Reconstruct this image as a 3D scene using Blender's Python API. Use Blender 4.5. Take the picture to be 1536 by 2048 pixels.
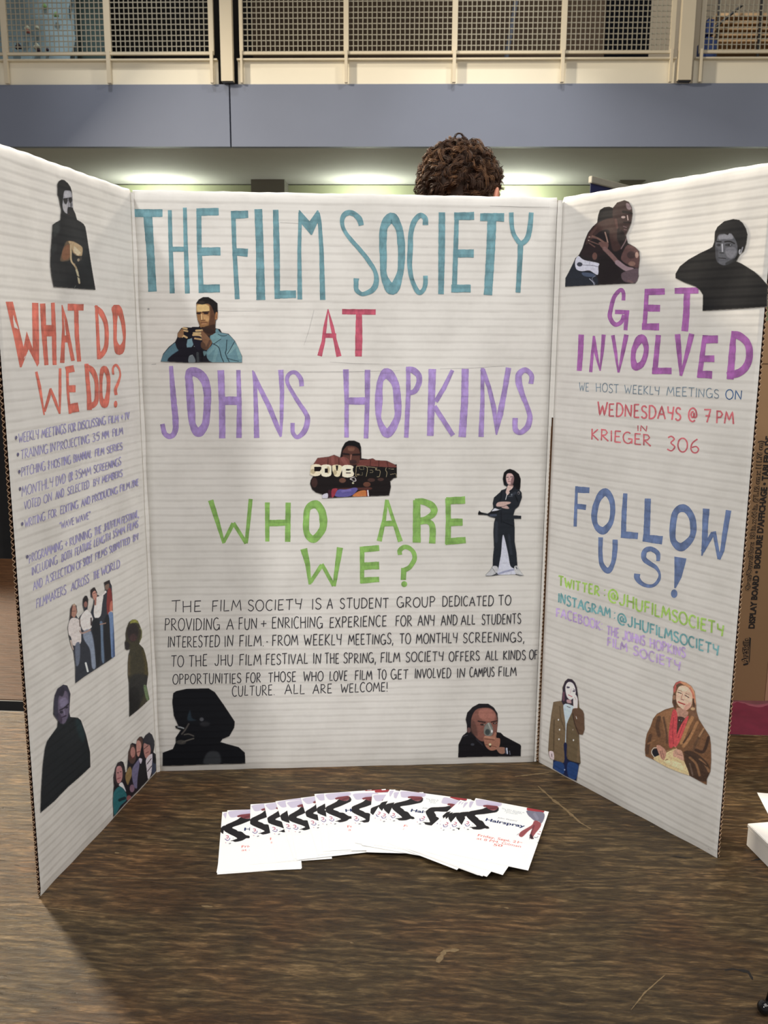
import bpy, bmesh, math, random
import numpy as np
from mathutils import Vector, Matrix

for o in list(bpy.data.objects): bpy.data.objects.remove(o)
SC = bpy.context.scene
COL = SC.collection
PI = math.pi
random.seed(7)

# ------------------------------------------------------------ camera (solved from the board's corners)
# world: z = 0 is the table top, the fold line of the board's middle panel runs along x, y points away
F_PX, PITCH, ROLL, YAW = 1761.68, 0.191636, 0.007027, 0.067687
CAM = np.array([-0.037751, -1.311019, 0.671329])
_cp, _sp = math.cos(PITCH), math.sin(PITCH)
FW = np.array([math.sin(YAW)*_cp, math.cos(YAW)*_cp, -_sp])
_r = np.array([math.cos(YAW), -math.sin(YAW), 0.0]); _u = np.cross(_r, FW)
RT = _r*math.cos(ROLL) + _u*math.sin(ROLL)
UP = -_r*math.sin(ROLL) + _u*math.cos(ROLL)
cd = bpy.data.cameras.new('camera'); cam = bpy.data.objects.new('camera', cd); COL.objects.link(cam)
cd.sensor_fit = 'VERTICAL'; cd.sensor_height = 36.0; cd.lens = F_PX*36/2048
cd.clip_start = 0.05; cd.clip_end = 100
cd.dof.use_dof = True; cd.dof.focus_distance = 1.28; cd.dof.aperture_fstop = 20
M = Matrix(((RT[0], UP[0], -FW[0], CAM[0]), (RT[1], UP[1], -FW[1], CAM[1]), (RT[2], UP[2], -FW[2], CAM[2]), (0, 0, 0, 1)))
cam.matrix_world = M
SC.camera = cam

# ------------------------------------------------------------ light
SC.view_settings.view_transform = 'Standard'; SC.view_settings.look = 'None'
SC.view_settings.gamma = 1.0; SC.view_settings.use_curve_mapping = False
SC.view_settings.exposure = 0.0
w = bpy.data.worlds.new('hall_ambient'); SC.world = w; w.use_nodes = True
w.node_tree.nodes['Background'].inputs['Color'].default_value = (1.0, 0.97, 0.93, 1)
w.node_tree.nodes['Background'].inputs['Strength'].default_value = 0.20

def area_light(name, loc, target, size, power, col=(1, .968, .925), sy=None, spread=None):
    d = bpy.data.lights.new(name, 'AREA'); d.energy = power; d.color = col
    d.shape = 'RECTANGLE'; d.size = size; d.size_y = sy or size
    if spread: d.spread = spread
    o = bpy.data.objects.new(name, d); COL.objects.link(o); o.location = loc
    o.rotation_euler = (Vector(target)-Vector(loc)).to_track_quat('-Z', 'Y').to_euler()
    return o
def spot_light(name, loc, target, power, ang, blend=.8, col=(1, .96, .9), r=.08):
    d = bpy.data.lights.new(name, 'SPOT'); d.energy = power; d.color = col; d.spot_size = ang; d.spot_blend = blend; d.shadow_soft_size = r
    o = bpy.data.objects.new(name, d); COL.objects.link(o); o.location = loc
    o.rotation_euler = (Vector(target)-Vector(loc)).to_track_quat('-Z', 'Y').to_euler()
    return o
# high-bay lamps of the hall: behind the board to the left and to the right, and one over the visitor's left shoulder; the last two are added fills
area_light('hall_and_fill_lamp', (-4.6, 5.6, 4.9), (-0.6, 0, 0), .7, 1400, (1, .87, .68))
area_light('hall_and_fill_lamp', (2.9, 6.2, 5.6), (0.4, 0, 0), .6, 430, (1, .90, .76))
area_light('hall_and_fill_lamp', (-3.6, -4.4, 5.2), (0, 0, .4), .55, 200)
area_light('hall_and_fill_lamp', (.5, -1.5, 3.5), (.1, -.6, 0), 2.6, 102)  # added overhead fill, hung low so the board darkens towards its foot
area_light('hall_and_fill_lamp', (3.6, -2.4, 4.4), (-.2, 0, .5), 1.0, 55)  # added fill from the right that brightens the left wing

# ------------------------------------------------------------ geometry helpers
def ray(x, y): return FW + RT*(x-768)/F_PX - UP*(y-1024)/F_PX
def hit(x, y, n, d0):
    d = ray(x, y); n = np.array(n, float); return CAM + d*((d0 - CAM@n)/(d@n))
def on_z(x, y, z=0.0): return hit(x, y, (0, 0, 1), z)

def link_mesh(name, me, mats=(), parent=None):
    for m in (mats if isinstance(mats, (list, tuple)) else [mats]): me.materials.append(m)
    o = bpy.data.objects.new(name, me); COL.objects.link(o)
    if parent is not None: o.parent = parent
    return o
def mesh_obj(name, verts, faces, mats=(), parent=None, smooth=False, colors=None, midx=None):
    me = bpy.data.meshes.new(name)
    me.from_pydata([tuple(map(float, v)) for v in verts], [], [tuple(map(int, f)) for f in faces]); me.update()
    if colors is not None:
        a = me.color_attributes.new('ink', 'FLOAT_COLOR', 'POINT')
        c = np.ones((len(verts), 4), np.float32); c[:, :3] = colors
        a.data.foreach_set('color', c.ravel())
    if smooth: me.polygons.foreach_set('use_smooth', [True]*len(me.polygons))
    if midx is not None: me.polygons.foreach_set('material_index', list(midx))
    return link_mesh(name, me, mats, parent)
def tag(o, label=None, cat=None, group=None, kind=None):
    if label: o['label'] = label
    if cat: o['category'] = cat
    if group: o['group'] = group
    if kind: o['kind'] = kind
    return o
def empty(name, loc=(0, 0, 0), rz=0):
    o = bpy.data.objects.new(name, None); COL.objects.link(o); o.location = loc; o.rotation_euler = (0, 0, rz); o.empty_display_size = .05
    return o
class MB:
    def __init__(s): s.v = []; s.f = []; s.m = []
    def add(s, vs, fs, mi=0):
        b = len(s.v); s.v += [tuple(v) for v in vs]; s.f += [tuple(i+b for i in f) for f in fs]; s.m += [mi]*len(fs); return s
    def frame_box(s, o, ex, ey, ez, mi=0):            # box from a corner and three edge vectors
        o, ex, ey, ez = [np.array(a, float) for a in (o, ex, ey, ez)]
        vs = [o, o+ex, o+ex+ey, o+ey, o+ez, o+ex+ez, o+ex+ey+ez, o+ey+ez]
        return s.add(vs, [(0, 3, 2, 1), (4, 5, 6, 7), (0, 1, 5, 4), (1, 2, 6, 5), (2, 3, 7, 6), (3, 0, 4, 7)], mi)
    def box(s, x0, x1, y0, y1, z0, z1, mi=0): return s.frame_box((x0, y0, z0), (x1-x0, 0, 0), (0, y1-y0, 0), (0, 0, z1-z0), mi)
    def tube(s, pts, r, n=8, mi=0, cap=True):
        pts = [Vector(p) for p in pts]; rs = r if isinstance(r, (list, tuple)) else [r]*len(pts)
        b = len(s.v); up = Vector((0, 0, 1))
        for i, p in enumerate(pts):
            t = (pts[min(i+1, len(pts)-1)] - pts[max(i-1, 0)]).normalized()
            a = t.cross(up if abs(t.z) < .95 else Vector((1, 0, 0))).normalized(); c = t.cross(a)
            for k in range(n):
                q = p + (a*math.cos(2*PI*k/n) + c*math.sin(2*PI*k/n))*rs[i]; s.v.append(tuple(q))
        for i in range(len(pts)-1):
            for k in range(n):
                s.f.append((b+i*n+k, b+i*n+(k+1) % n, b+(i+1)*n+(k+1) % n, b+(i+1)*n+k)); s.m.append(mi)
        if cap:
            s.f.append(tuple(b+k for k in range(n))[::-1]); s.m.append(mi)
            s.f.append(tuple(b+(len(pts)-1)*n+k for k in range(n))); s.m.append(mi)
        return s
    def build(s, name, mats, parent=None, smooth=False, bevel=0):
        o = mesh_obj(name, s.v, s.f, mats, parent, smooth, midx=s.m)
        if bevel:
            bm = bmesh.new(); bm.from_mesh(o.data)
            bmesh.ops.remove_doubles(bm, verts=bm.verts, dist=1e-6)
            bmesh.ops.bevel(bm, geom=bm.edges[:], offset=bevel, segments=2, affect='EDGES', clamp_overlap=True)
            bm.to_mesh(o.data); bm.free()
        return o

# ------------------------------------------------------------ materials
def lin(c):
    c = np.array(c, float)/255.0
    return np.where(c <= .04045, c/12.92, ((c+.055)/1.055)**2.4)
def new_mat(name):
    m = bpy.data.materials.new(name); m.use_nodes = True; nt = m.node_tree
    return m, nt, nt.nodes['Principled BSDF']
def N(nt, t, **kw):
    n = nt.nodes.new(t)
    for k, v in kw.items():
        if k in n.inputs: n.inputs[k].default_value = v
        else: setattr(n, k, v)
    return n
def ramp(nt, stops):
    n = nt.nodes.new('ShaderNodeValToRGB'); e = n.color_ramp.elements
    while len(e) < len(stops): e.new(.5)
    for k, (p, c) in enumerate(stops):
        e[k].position = p; e[k].color = tuple(c)+(1,) if len(c) == 3 else c
    return n
def math_node(nt, op, a=None, b=None, c=None):
    n = nt.nodes.new('ShaderNodeMath'); n.operation = op
    for i, v in enumerate((a, b, c)):
        if v is None: continue
        if isinstance(v, (int, float)): n.inputs[i].default_value = v
        else: nt.links.new(v, n.inputs[i])
    return n.outputs[0]
def mat_plain(name, col, rough=.6, var=.08, scale=12, metal=0, bump=0, spec=.5, stretch=(1, 1, 1)):
    m, nt, p = new_mat(name); L = nt.links
    tc = N(nt, 'ShaderNodeTexCoord'); mp = N(nt, 'ShaderNodeMapping'); mp.inputs['Scale'].default_value = stretch
    L.new(tc.outputs['Object'], mp.inputs[0])
    nz = N(nt, 'ShaderNodeTexNoise', Scale=scale, Detail=5.0, Roughness=.6); L.new(mp.outputs[0], nz.inputs['Vector'])
    c = np.array(col, float)
    r = ramp(nt, [(.25, tuple(c*(1-var))), (.75, tuple(np.minimum(c*(1+var), 1)))]); L.new(nz.outputs['Fac'], r.inputs[0]); L.new(r.outputs[0], p.inputs['Base Color'])
    p.inputs['Roughness'].default_value = rough; p.inputs['Metallic'].default_value = metal; p.inputs['Specular IOR Level'].default_value = spec
    if bump:
        b = N(nt, 'ShaderNodeBump', Strength=1.0, Distance=bump); L.new(nz.outputs['Fac'], b.inputs['Height']); L.new(b.outputs[0], p.inputs['Normal'])
    return m

# relief of the corrugated board, shared by the paper, the marker and the glued prints (all lie on the same flutes)
FG = bpy.data.node_groups.new('flute_relief', 'ShaderNodeTree')
FG.interface.new_socket('Normal', in_out='OUTPUT', socket_type='NodeSocketVector')
FG.interface.new_socket('Line', in_out='OUTPUT', socket_type='NodeSocketFloat')
FG.interface.new_socket('Amount', in_out='INPUT', socket_type='NodeSocketFloat')
gi = FG.nodes.new('NodeGroupInput'); go = FG.nodes.new('NodeGroupOutput')
geo = FG.nodes.new('ShaderNodeNewGeometry'); sx = FG.nodes.new('ShaderNodeSeparateXYZ'); FG.links.new(geo.outputs['Position'], sx.inputs[0])
mp = FG.nodes.new('ShaderNodeMapping'); mp.inputs['Scale'].default_value = (5, 5, 30); FG.links.new(geo.outputs['Position'], mp.inputs[0])
n1 = N(FG, 'ShaderNodeTexNoise', Scale=1.0, Detail=2.0); FG.links.new(mp.outputs[0], n1.inputs['Vector'])
mp2 = FG.nodes.new('ShaderNodeMapping'); mp2.inputs['Scale'].default_value = (26, 26, 90); FG.links.new(geo.outputs['Position'], mp2.inputs[0])
n2 = N(FG, 'ShaderNodeTexNoise', Scale=1.0, Detail=3.0); FG.links.new(mp2.outputs[0], n2.inputs['Vector'])
zz = math_node(FG, 'ADD', sx.outputs['Z'], math_node(FG, 'MULTIPLY', n1.outputs['Fac'], .0022))
ph = math_node(FG, 'MULTIPLY', zz, 2*PI/.0112)
s1 = math_node(FG, 'SINE', ph)
saw = math_node(FG, 'ADD', s1, math_node(FG, 'MULTIPLY', math_node(FG, 'SINE', math_node(FG, 'MULTIPLY', ph, 2.0)), .35))
amp = math_node(FG, 'MULTIPLY', math_node(FG, 'ADD', n1.outputs['Fac'], .25), .00010)
h = math_node(FG, 'MULTIPLY', saw, amp)
n3 = N(FG, 'ShaderNodeTexNoise', Scale=14.0, Detail=3.0); FG.links.new(geo.outputs['Position'], n3.inputs['Vector'])
h = math_node(FG, 'ADD', h, math_node(FG, 'MULTIPLY', n3.outputs['Fac'], .0011))
h = math_node(FG, 'MULTIPLY', h, gi.outputs['Amount'])
bp = N(FG, 'ShaderNodeBump', Strength=1.0, Distance=1.0); FG.links.new(h, bp.inputs['Height'])
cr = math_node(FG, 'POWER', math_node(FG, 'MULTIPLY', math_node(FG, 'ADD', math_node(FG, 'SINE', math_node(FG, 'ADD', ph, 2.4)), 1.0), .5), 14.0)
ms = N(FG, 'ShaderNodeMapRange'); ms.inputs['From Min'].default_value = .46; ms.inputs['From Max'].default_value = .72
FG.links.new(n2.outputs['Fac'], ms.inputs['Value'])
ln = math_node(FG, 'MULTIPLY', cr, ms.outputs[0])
FG.links.new(bp.outputs[0], go.inputs['Normal']); FG.links.new(ln, go.inputs['Line'])
def flute(nt, amount=1.0):
    g = nt.nodes.new('ShaderNodeGroup'); g.node_tree = FG; g.inputs['Amount'].default_value = amount; return g

def mat_board():
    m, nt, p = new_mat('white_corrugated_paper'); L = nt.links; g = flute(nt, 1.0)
    ge = N(nt, 'ShaderNodeNewGeometry')
    a = N(nt, 'ShaderNodeTexNoise', Scale=9.0, Detail=6.0, Roughness=.65); L.new(ge.outputs['Position'], a.inputs['Vector'])
    r = ramp(nt, [(.3, (.70, .685, .655)), (.55, (.80, .785, .755)), (.8, (.83, .815, .785))]); L.new(a.outputs['Fac'], r.inputs[0])
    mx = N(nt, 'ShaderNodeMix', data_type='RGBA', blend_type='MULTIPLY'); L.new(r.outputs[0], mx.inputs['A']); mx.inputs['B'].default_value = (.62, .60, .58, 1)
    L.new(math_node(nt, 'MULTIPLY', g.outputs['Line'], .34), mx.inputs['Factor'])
    L.new(mx.outputs['Result'], p.inputs['Base Color']); L.new(g.outputs['Normal'], p.inputs['Normal'])
    p.inputs['Roughness'].default_value = .5; p.inputs['Specular IOR Level'].default_value = .25
    return m
def mat_ink(name='marker_ink', alpha=.86, streak=.20, rough=.55):
    # colour comes from the ink attribute of the strokes; blotches and darker bands where the nib rode over the flutes
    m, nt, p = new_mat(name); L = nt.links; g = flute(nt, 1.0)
    at = N(nt, 'ShaderNodeAttribute', attribute_name='ink'); ge = N(nt, 'ShaderNodeNewGeometry')
    mpn = N(nt, 'ShaderNodeMapping'); mpn.inputs['Scale'].default_value = (1, 1, .55); L.new(ge.outputs['Position'], mpn.inputs[0])
    a = N(nt, 'ShaderNodeTexNoise', Scale=95.0, Detail=4.0, Roughness=.6); L.new(mpn.outputs[0], a.inputs['Vector'])
    r = ramp(nt, [(.3, (1-streak*1.5,)*3), (.5, (1, 1, 1)), (.72, (1+streak*1.6,)*3)]); L.new(a.outputs['Fac'], r.inputs[0])
    m1 = N(nt, 'ShaderNodeMix', data_type='RGBA', blend_type='MULTIPLY'); m1.inputs['Factor'].default_value = 1; L.new(at.outputs['Color'], m1.inputs['A']); L.new(r.outputs[0], m1.inputs['B'])
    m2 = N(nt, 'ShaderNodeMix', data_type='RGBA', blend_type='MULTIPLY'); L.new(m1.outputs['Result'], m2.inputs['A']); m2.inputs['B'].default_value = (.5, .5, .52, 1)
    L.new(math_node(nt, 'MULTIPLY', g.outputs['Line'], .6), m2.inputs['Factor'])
    L.new(m2.outputs['Result'], p.inputs['Base Color']); L.new(g.outputs['Normal'], p.inputs['Normal'])
    p.inputs['Roughness'].default_value = rough; p.inputs['Specular IOR Level'].default_value = .3; p.inputs['Alpha'].default_value = alpha
    return m
def mat_print(name='printed_paper', relief=.8):
    m, nt, p = new_mat(name); L = nt.links
    at = N(nt, 'ShaderNodeAttribute', attribute_name='ink'); L.new(at.outputs['Color'], p.inputs['Base Color'])
    if relief: L.new(flute(nt, relief).outputs['Normal'], p.inputs['Normal'])
    p.inputs['Roughness'].default_value = .5; p.inputs['Specular IOR Level'].default_value = .25
    return m
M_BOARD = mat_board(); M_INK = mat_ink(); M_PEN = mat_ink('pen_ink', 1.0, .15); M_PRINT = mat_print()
M_KRAFT = mat_plain('kraft_cardboard', lin((116, 82, 56)), .85, .15, 60)
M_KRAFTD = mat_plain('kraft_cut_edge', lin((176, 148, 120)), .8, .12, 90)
M_KRAFTI = mat_plain('kraft_flute_shade', lin((66, 42, 30)), .9, .12, 90)  # kraft darkened to stand for the shade inside the open flutes
M_FLYER = mat_print('flyer_print', 0)
def mat_wood():
    m, nt, p = new_mat('worn_stained_plywood'); L = nt.links
    tc = N(nt, 'ShaderNodeTexCoord')
    def noise(scale, st, detail=6.0, rough=.6, dist=0.0):
        mm = N(nt, 'ShaderNodeMapping'); mm.inputs['Scale'].default_value = st; L.new(tc.outputs['Object'], mm.inputs[0])
        n = N(nt, 'ShaderNodeTexNoise', Scale=scale, Detail=detail, Roughness=rough, Distortion=dist); L.new(mm.outputs[0], n.inputs['Vector']); return n.outputs['Fac']
    big = noise(3.2, (1, 2.2, 1), 3.0)                      # cathedral figure
    wv = N(nt, 'ShaderNodeTexWave', wave_type='BANDS', bands_direction='Y'); wv.inputs['Scale'].default_value = 9.0; wv.inputs['Distortion'].default_value = 16.0; wv.inputs['Detail'].default_value = 3.0; wv.inputs['Detail Scale'].default_value = 1.4; wv.inputs['Detail Roughness'].default_value = .6
    mm = N(nt, 'ShaderNodeMapping'); mm.inputs['Scale'].default_value = (.55, 2.1, 1); L.new(tc.outputs['Object'], mm.inputs[0]); L.new(mm.outputs[0], wv.inputs['Vector'])
    fib = noise(34, (1, 5.2, 1), 8.0, .70, .55)              # streaks of grain
    fine = noise(120, (1, 4.5, 1), 5.0, .78, .3)
    v = math_node(nt, 'ADD', math_node(nt, 'MULTIPLY', wv.outputs['Fac'], .10), math_node(nt, 'MULTIPLY', fib, .72))
    v = math_node(nt, 'ADD', v, math_node(nt, 'MULTIPLY', fine, .34))
    v = math_node(nt, 'ADD', v, math_node(nt, 'MULTIPLY', big, .25))
    r = ramp(nt, [(.54, (.020, .0120, .0048)), (.65, (.039, .0240, .0100)), (.73, (.064, .0410, .0175)), (.80, (.112, .073, .032)), (.92, (.23, .155, .075))]); L.new(v, r.inputs[0])
    redn = noise(5, (1, 1.4, 1), 3.0); rr = ramp(nt, [(.45, (1, 1, 1)), (.72, (1.25, .94, .82))]); L.new(redn, rr.inputs[0])
    mx = N(nt, 'ShaderNodeMix', data_type='RGBA', blend_type='MULTIPLY'); mx.inputs['Factor'].default_value = 1; L.new(r.outputs[0], mx.inputs['A']); L.new(rr.outputs[0], mx.inputs['B'])
    # worn pale flecks
    wn = noise(12, (1, 3.5, 1), 8.0, .7, .4); wr = ramp(nt, [(.66, (0, 0, 0)), (.74, (1, 1, 1))]); L.new(wn, wr.inputs[0])
    m2 = N(nt, 'ShaderNodeMix', data_type='RGBA'); L.new(math_node(nt, 'MULTIPLY', wr.outputs[0], .45), m2.inputs['Factor']); L.new(mx.outputs['Result'], m2.inputs['A']); m2.inputs['B'].default_value = (.13, .092, .048, 1)
    L.new(m2.outputs['Result'], p.inputs['Base Color'])
    rg = N(nt, 'ShaderNodeMapRange'); L.new(fib, rg.inputs['Value']); rg.inputs['From Min'].default_value = .3; rg.inputs['From Max'].default_value = .7; rg.inputs['To Min'].default_value = .24; rg.inputs['To Max'].default_value = .55
    L.new(rg.outputs[0], p.inputs['Roughness']); p.inputs['Specular IOR Level'].default_value = .30
    b = N(nt, 'ShaderNodeBump', Strength=1.0, Distance=.0016); hh = math_node(nt, 'ADD', fib, math_node(nt, 'MULTIPLY', fine, .45)); L.new(hh, b.inputs['Height']); L.new(b.outputs[0], p.inputs['Normal'])
    return m
M_WOOD = mat_wood()
M_BLACKV = mat_plain('black_vinyl', (.02, .022, .024), .45, .1, 30)
M_CREAM = mat_plain('cream_painted_steel', lin((222, 212, 190)), .5, .03, 3)
M_GREYM = mat_plain('brushed_metal', (.5, .5, .5), .35, .1, 20, 1.0)
# ------------------------------------------------------------ hall: balcony frame (s along the balcony, t into depth, z up)
PHI = -.10
EX = np.array([math.cos(PHI), math.sin(PHI), 0]); NB = np.array([-math.sin(PHI), math.cos(PHI), 0]); EZ = np.array([0, 0, 1.0])
D0 = float((CAM + FW*10) @ NB)
def sp(px, py, t=0.0):                                # pixel -> (s, z) on the plane at depth t behind the fascia
    P = hit(px, py, NB, D0+t); return float(P @ EX), float(P[2])
def W(s, t, z): return EX*s + NB*(D0+t) + EZ*z
def wbox(mb, s0, s1, t0, t1, z0, z1, mi=0): return mb.frame_box(W(s0, t0, z0), EX*(s1-s0), NB*(t1-t0), EZ*(z1-z0), mi)
def wall(name, s0, s1, t0, t1, z0, z1, mat, kind='structure'):
    mb = MB(); wbox(mb, s0, s1, t0, t1, z0, z1); return tag(mb.build(name, mat), kind=kind)
ZF = -.74
Z_SOF = sp(700, 292)[1]; Z_FT = sp(768, 169)[1]
_tw = on_z(700, 368.5, Z_SOF) @ NB - D0                # back wall under the balcony
M_FLOOR = mat_plain('grey_gym_floor', (.13, .12, .11), .5, .15, 1.5)
M_FASC = mat_plain('blue_grey_paint', lin((122, 131, 153)), .55, .03, 2)
M_SOF = mat_plain('grey_ceiling_paint', lin((172, 172, 168)), .8, .03, 3)
M_GREEN = mat_plain('pale_green_paint', lin((172, 178, 146)), .7, .04, 2)
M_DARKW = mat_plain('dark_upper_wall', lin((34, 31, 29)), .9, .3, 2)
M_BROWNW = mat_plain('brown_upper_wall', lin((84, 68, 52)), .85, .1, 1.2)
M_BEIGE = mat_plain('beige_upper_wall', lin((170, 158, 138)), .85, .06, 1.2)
wall('floor', -11, 11, -16, 9, ZF-.1, ZF, M_FLOOR)
wall('ceiling', -11, 11, .06, _tw+.1, Z_SOF, Z_SOF+.12, M_SOF)
wall('wall_back', -11, 11, _tw, _tw+.1, ZF, Z_SOF-.012, M_GREEN)
M_HALL = mat_plain('warm_grey_hall_paint', lin((150, 144, 134)), .8, .05, 1)
wall('wall_left', -11.1, -11, -16, 4, ZF, 7.2, M_HALL)
wall('wall_right', 11, 11.1, -16, 4, ZF, 7.2, M_HALL)
# fascia in two panels with an open joint
sj = sp(461, 230)[0]
wall('trim_1', -11, sj-.008, -.02, .06, Z_SOF-.01, Z_FT, M_FASC)
wall('trim_2', sj+.008, 11, -.02, .06, Z_SOF-.01, Z_FT, M_FASC)
wall('trim_3', sj-.05, sj+.05, .061, .07, Z_SOF, Z_FT, mat_plain('joint_backing', (.12, .12, .14), .8))
wall('trim_4', -11, 11, .06, 3.9, Z_FT-.12, Z_FT-.02, M_BROWNW)                # balcony deck
# upper level walls, seen through the mesh
T2 = 3.2
def up(a, b): return sp(a, 60, T2)[0], sp(b, 60, T2)[0]
zt = 7.2
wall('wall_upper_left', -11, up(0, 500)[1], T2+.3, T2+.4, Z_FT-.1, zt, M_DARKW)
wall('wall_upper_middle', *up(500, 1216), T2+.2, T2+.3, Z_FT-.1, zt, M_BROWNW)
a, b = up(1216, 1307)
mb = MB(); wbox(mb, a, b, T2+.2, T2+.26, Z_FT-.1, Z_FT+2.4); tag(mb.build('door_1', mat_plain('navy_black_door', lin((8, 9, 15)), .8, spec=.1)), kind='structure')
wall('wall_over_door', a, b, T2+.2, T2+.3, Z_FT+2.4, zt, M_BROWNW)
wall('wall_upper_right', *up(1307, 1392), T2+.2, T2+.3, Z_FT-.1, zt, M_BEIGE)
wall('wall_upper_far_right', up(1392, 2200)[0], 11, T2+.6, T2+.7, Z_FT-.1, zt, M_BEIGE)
# grey leaning strut and blue streaks of kit behind the mesh
mb = MB(); p0 = W(sp(1035, 0, 2.4)[0], 2.4, sp(1035, -20, 2.4)[1]); p1 = W(sp(990, 110, 2.4)[0], 2.4, Z_FT-.02)
mb.tube([p0, p1], .03, 10); tag(mb.build('climbing_rope_post', mat_plain('blue_grey_metal', lin((105, 112, 128)), .5)), 'blue-grey slanting post behind the middle of the balcony mesh', 'post')
# pale blue climbing wall slab with its holds
s0, s1 = sp(-260, 60, 2.2)[0], sp(141, 60, 2.2)[0]
slab = empty('climbing_wall', W((s0+s1)/2, 2.3, Z_FT-.02)); inv = np.array(slab.location)
def rel(mb, o): mb.v = [tuple(np.array(v)-o) for v in mb.v]; return mb
mb = MB(); n = 24
vs = []; random.seed(3)
for i in range(n+1):
    for j in range(n+1):
        s = s0+(s1-s0)*i/n + (.03*math.sin(j*1.3) if i == n else 0); z = Z_FT-.02+2.6*j/n
        vs.append(W(s, 2.2+.05*math.sin(i*.9+j*.4)+.04*math.sin(j*.7)+.02*random.random(), z))
fs = [(i*(n+1)+j, (i+1)*(n+1)+j, (i+1)*(n+1)+j+1, i*(n+1)+j+1) for i in range(n) for j in range(n)]
mb.add(vs, fs); wbox(mb, s0, s1, 2.34, 2.4, Z_FT-.02, Z_FT+2.58); rel(mb, inv)
mb.build('slab', mat_plain('pale_blue_rock_paint', lin((160, 182, 188)), .7, .18, 1.6, bump=.03), slab)
tag(slab, 'pale blue climbing wall behind the left end of the balcony mesh', 'climbing wall')
hm = [mat_plain('hold_white', lin((225, 225, 200)), .6), mat_plain('hold_dark', lin((70, 50, 60)), .6), mat_plain('hold_red', lin((190, 110, 100)), .6), mat_plain('hold_green', lin((150, 190, 120)), .6)]
for (x, y, r, k) in ((54, 56, .035, 0), (55, 63, .03, 2), (37, 93, .04, 1), (74, 93, .04, 0), (76, 101, .025, 1), (94, 100, .02, 1), (1, 20, .04, 1), (73, 55, .03, 0), (88, 12, .03, 3), (112, 30, .03, 3)):
    s, z = sp(x, y, 2.12); bm = bmesh.new(); bmesh.ops.create_icosphere(bm, subdivisions=2, radius=r)
    for v in bm.verts: v.co *= 1+.25*math.sin(v.co.x*90+v.co.z*60)
    me = bpy.data.meshes.new('hold'); bm.to_mesh(me); bm.free(); o = link_mesh('hold', me, hm[k], slab); o.location = W(s, 2.12, z)-inv
# second, darker greenish panel with a hold
s0, s1 = sp(141, 60, 2.7)[0], sp(216, 60, 2.7)[0]
mb = MB(); wbox(mb, s0, s1, 2.75, 2.85, Z_FT-.02, Z_FT+2.5)
tag(mb.build('climbing_wall', mat_plain('dark_green_rock_paint', lin((92, 112, 108)), .8, .3, 2, bump=.03)), 'dark grey-green climbing wall panel beside the pale blue one', 'climbing wall')
# storage rack at the right end
s0, s1 = sp(1432, 60, 2.6)[0], sp(1600, 60, 2.6)[0]
rk = empty('shelving_rack', W((s0+s1)/2, 2.6, Z_FT-.02)); inv = np.array(rk.location)
M_TAN = mat_plain('tan_board', lin((190, 158, 118)), .7, .1, 4); M_BLK = mat_plain('black_steel', (.02, .02, .02), .5)
for py in (24, 39, 51, 63, 75, 96):
    z0 = sp(1480, py+8, 2.6)[1]; mb = MB(); wbox(mb, s0, s1, 2.6, 2.9, z0, z0+.035); rel(mb, inv); mb.build('shelf', M_TAN, rk)
for s in (s0, (s0+s1)/2, s1-.03):
    mb = MB(); wbox(mb, s, s+.03, 2.57, 2.6, Z_FT-.02, Z_FT+2.2); rel(mb, inv); mb.build('upright', M_BLK, rk)
mb = MB(); mb.tube([W(sp(1430, 55, 2.5)[0], 2.5, sp(1430, 55, 2.5)[1]), W(sp(1485, 10, 2.5)[0], 2.5, sp(1485, 10, 2.5)[1])], .018, 6); rel(mb, inv); mb.build('brace', M_BLK, rk)
tag(rk, 'tan-shelved storage rack behind the right end of the balcony mesh', 'rack')
s0, z0 = sp(1405, 112, 2.2); s1, z1 = sp(1440, 28, 2.2)
mb = MB(); wbox(mb, s0, s1, 2.2, 2.5, Z_FT-.02, z1-.25); wbox(mb, s0+.05, s1-.05, 2.22, 2.48, z1-.25, z1)
tag(mb.build('equipment_bag', mat_plain('blue_fabric', lin((26, 46, 92)), .8, .25, 8, bump=.02), bevel=.04), 'tall blue equipment bag beside the storage rack upstairs', 'bag')

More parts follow.
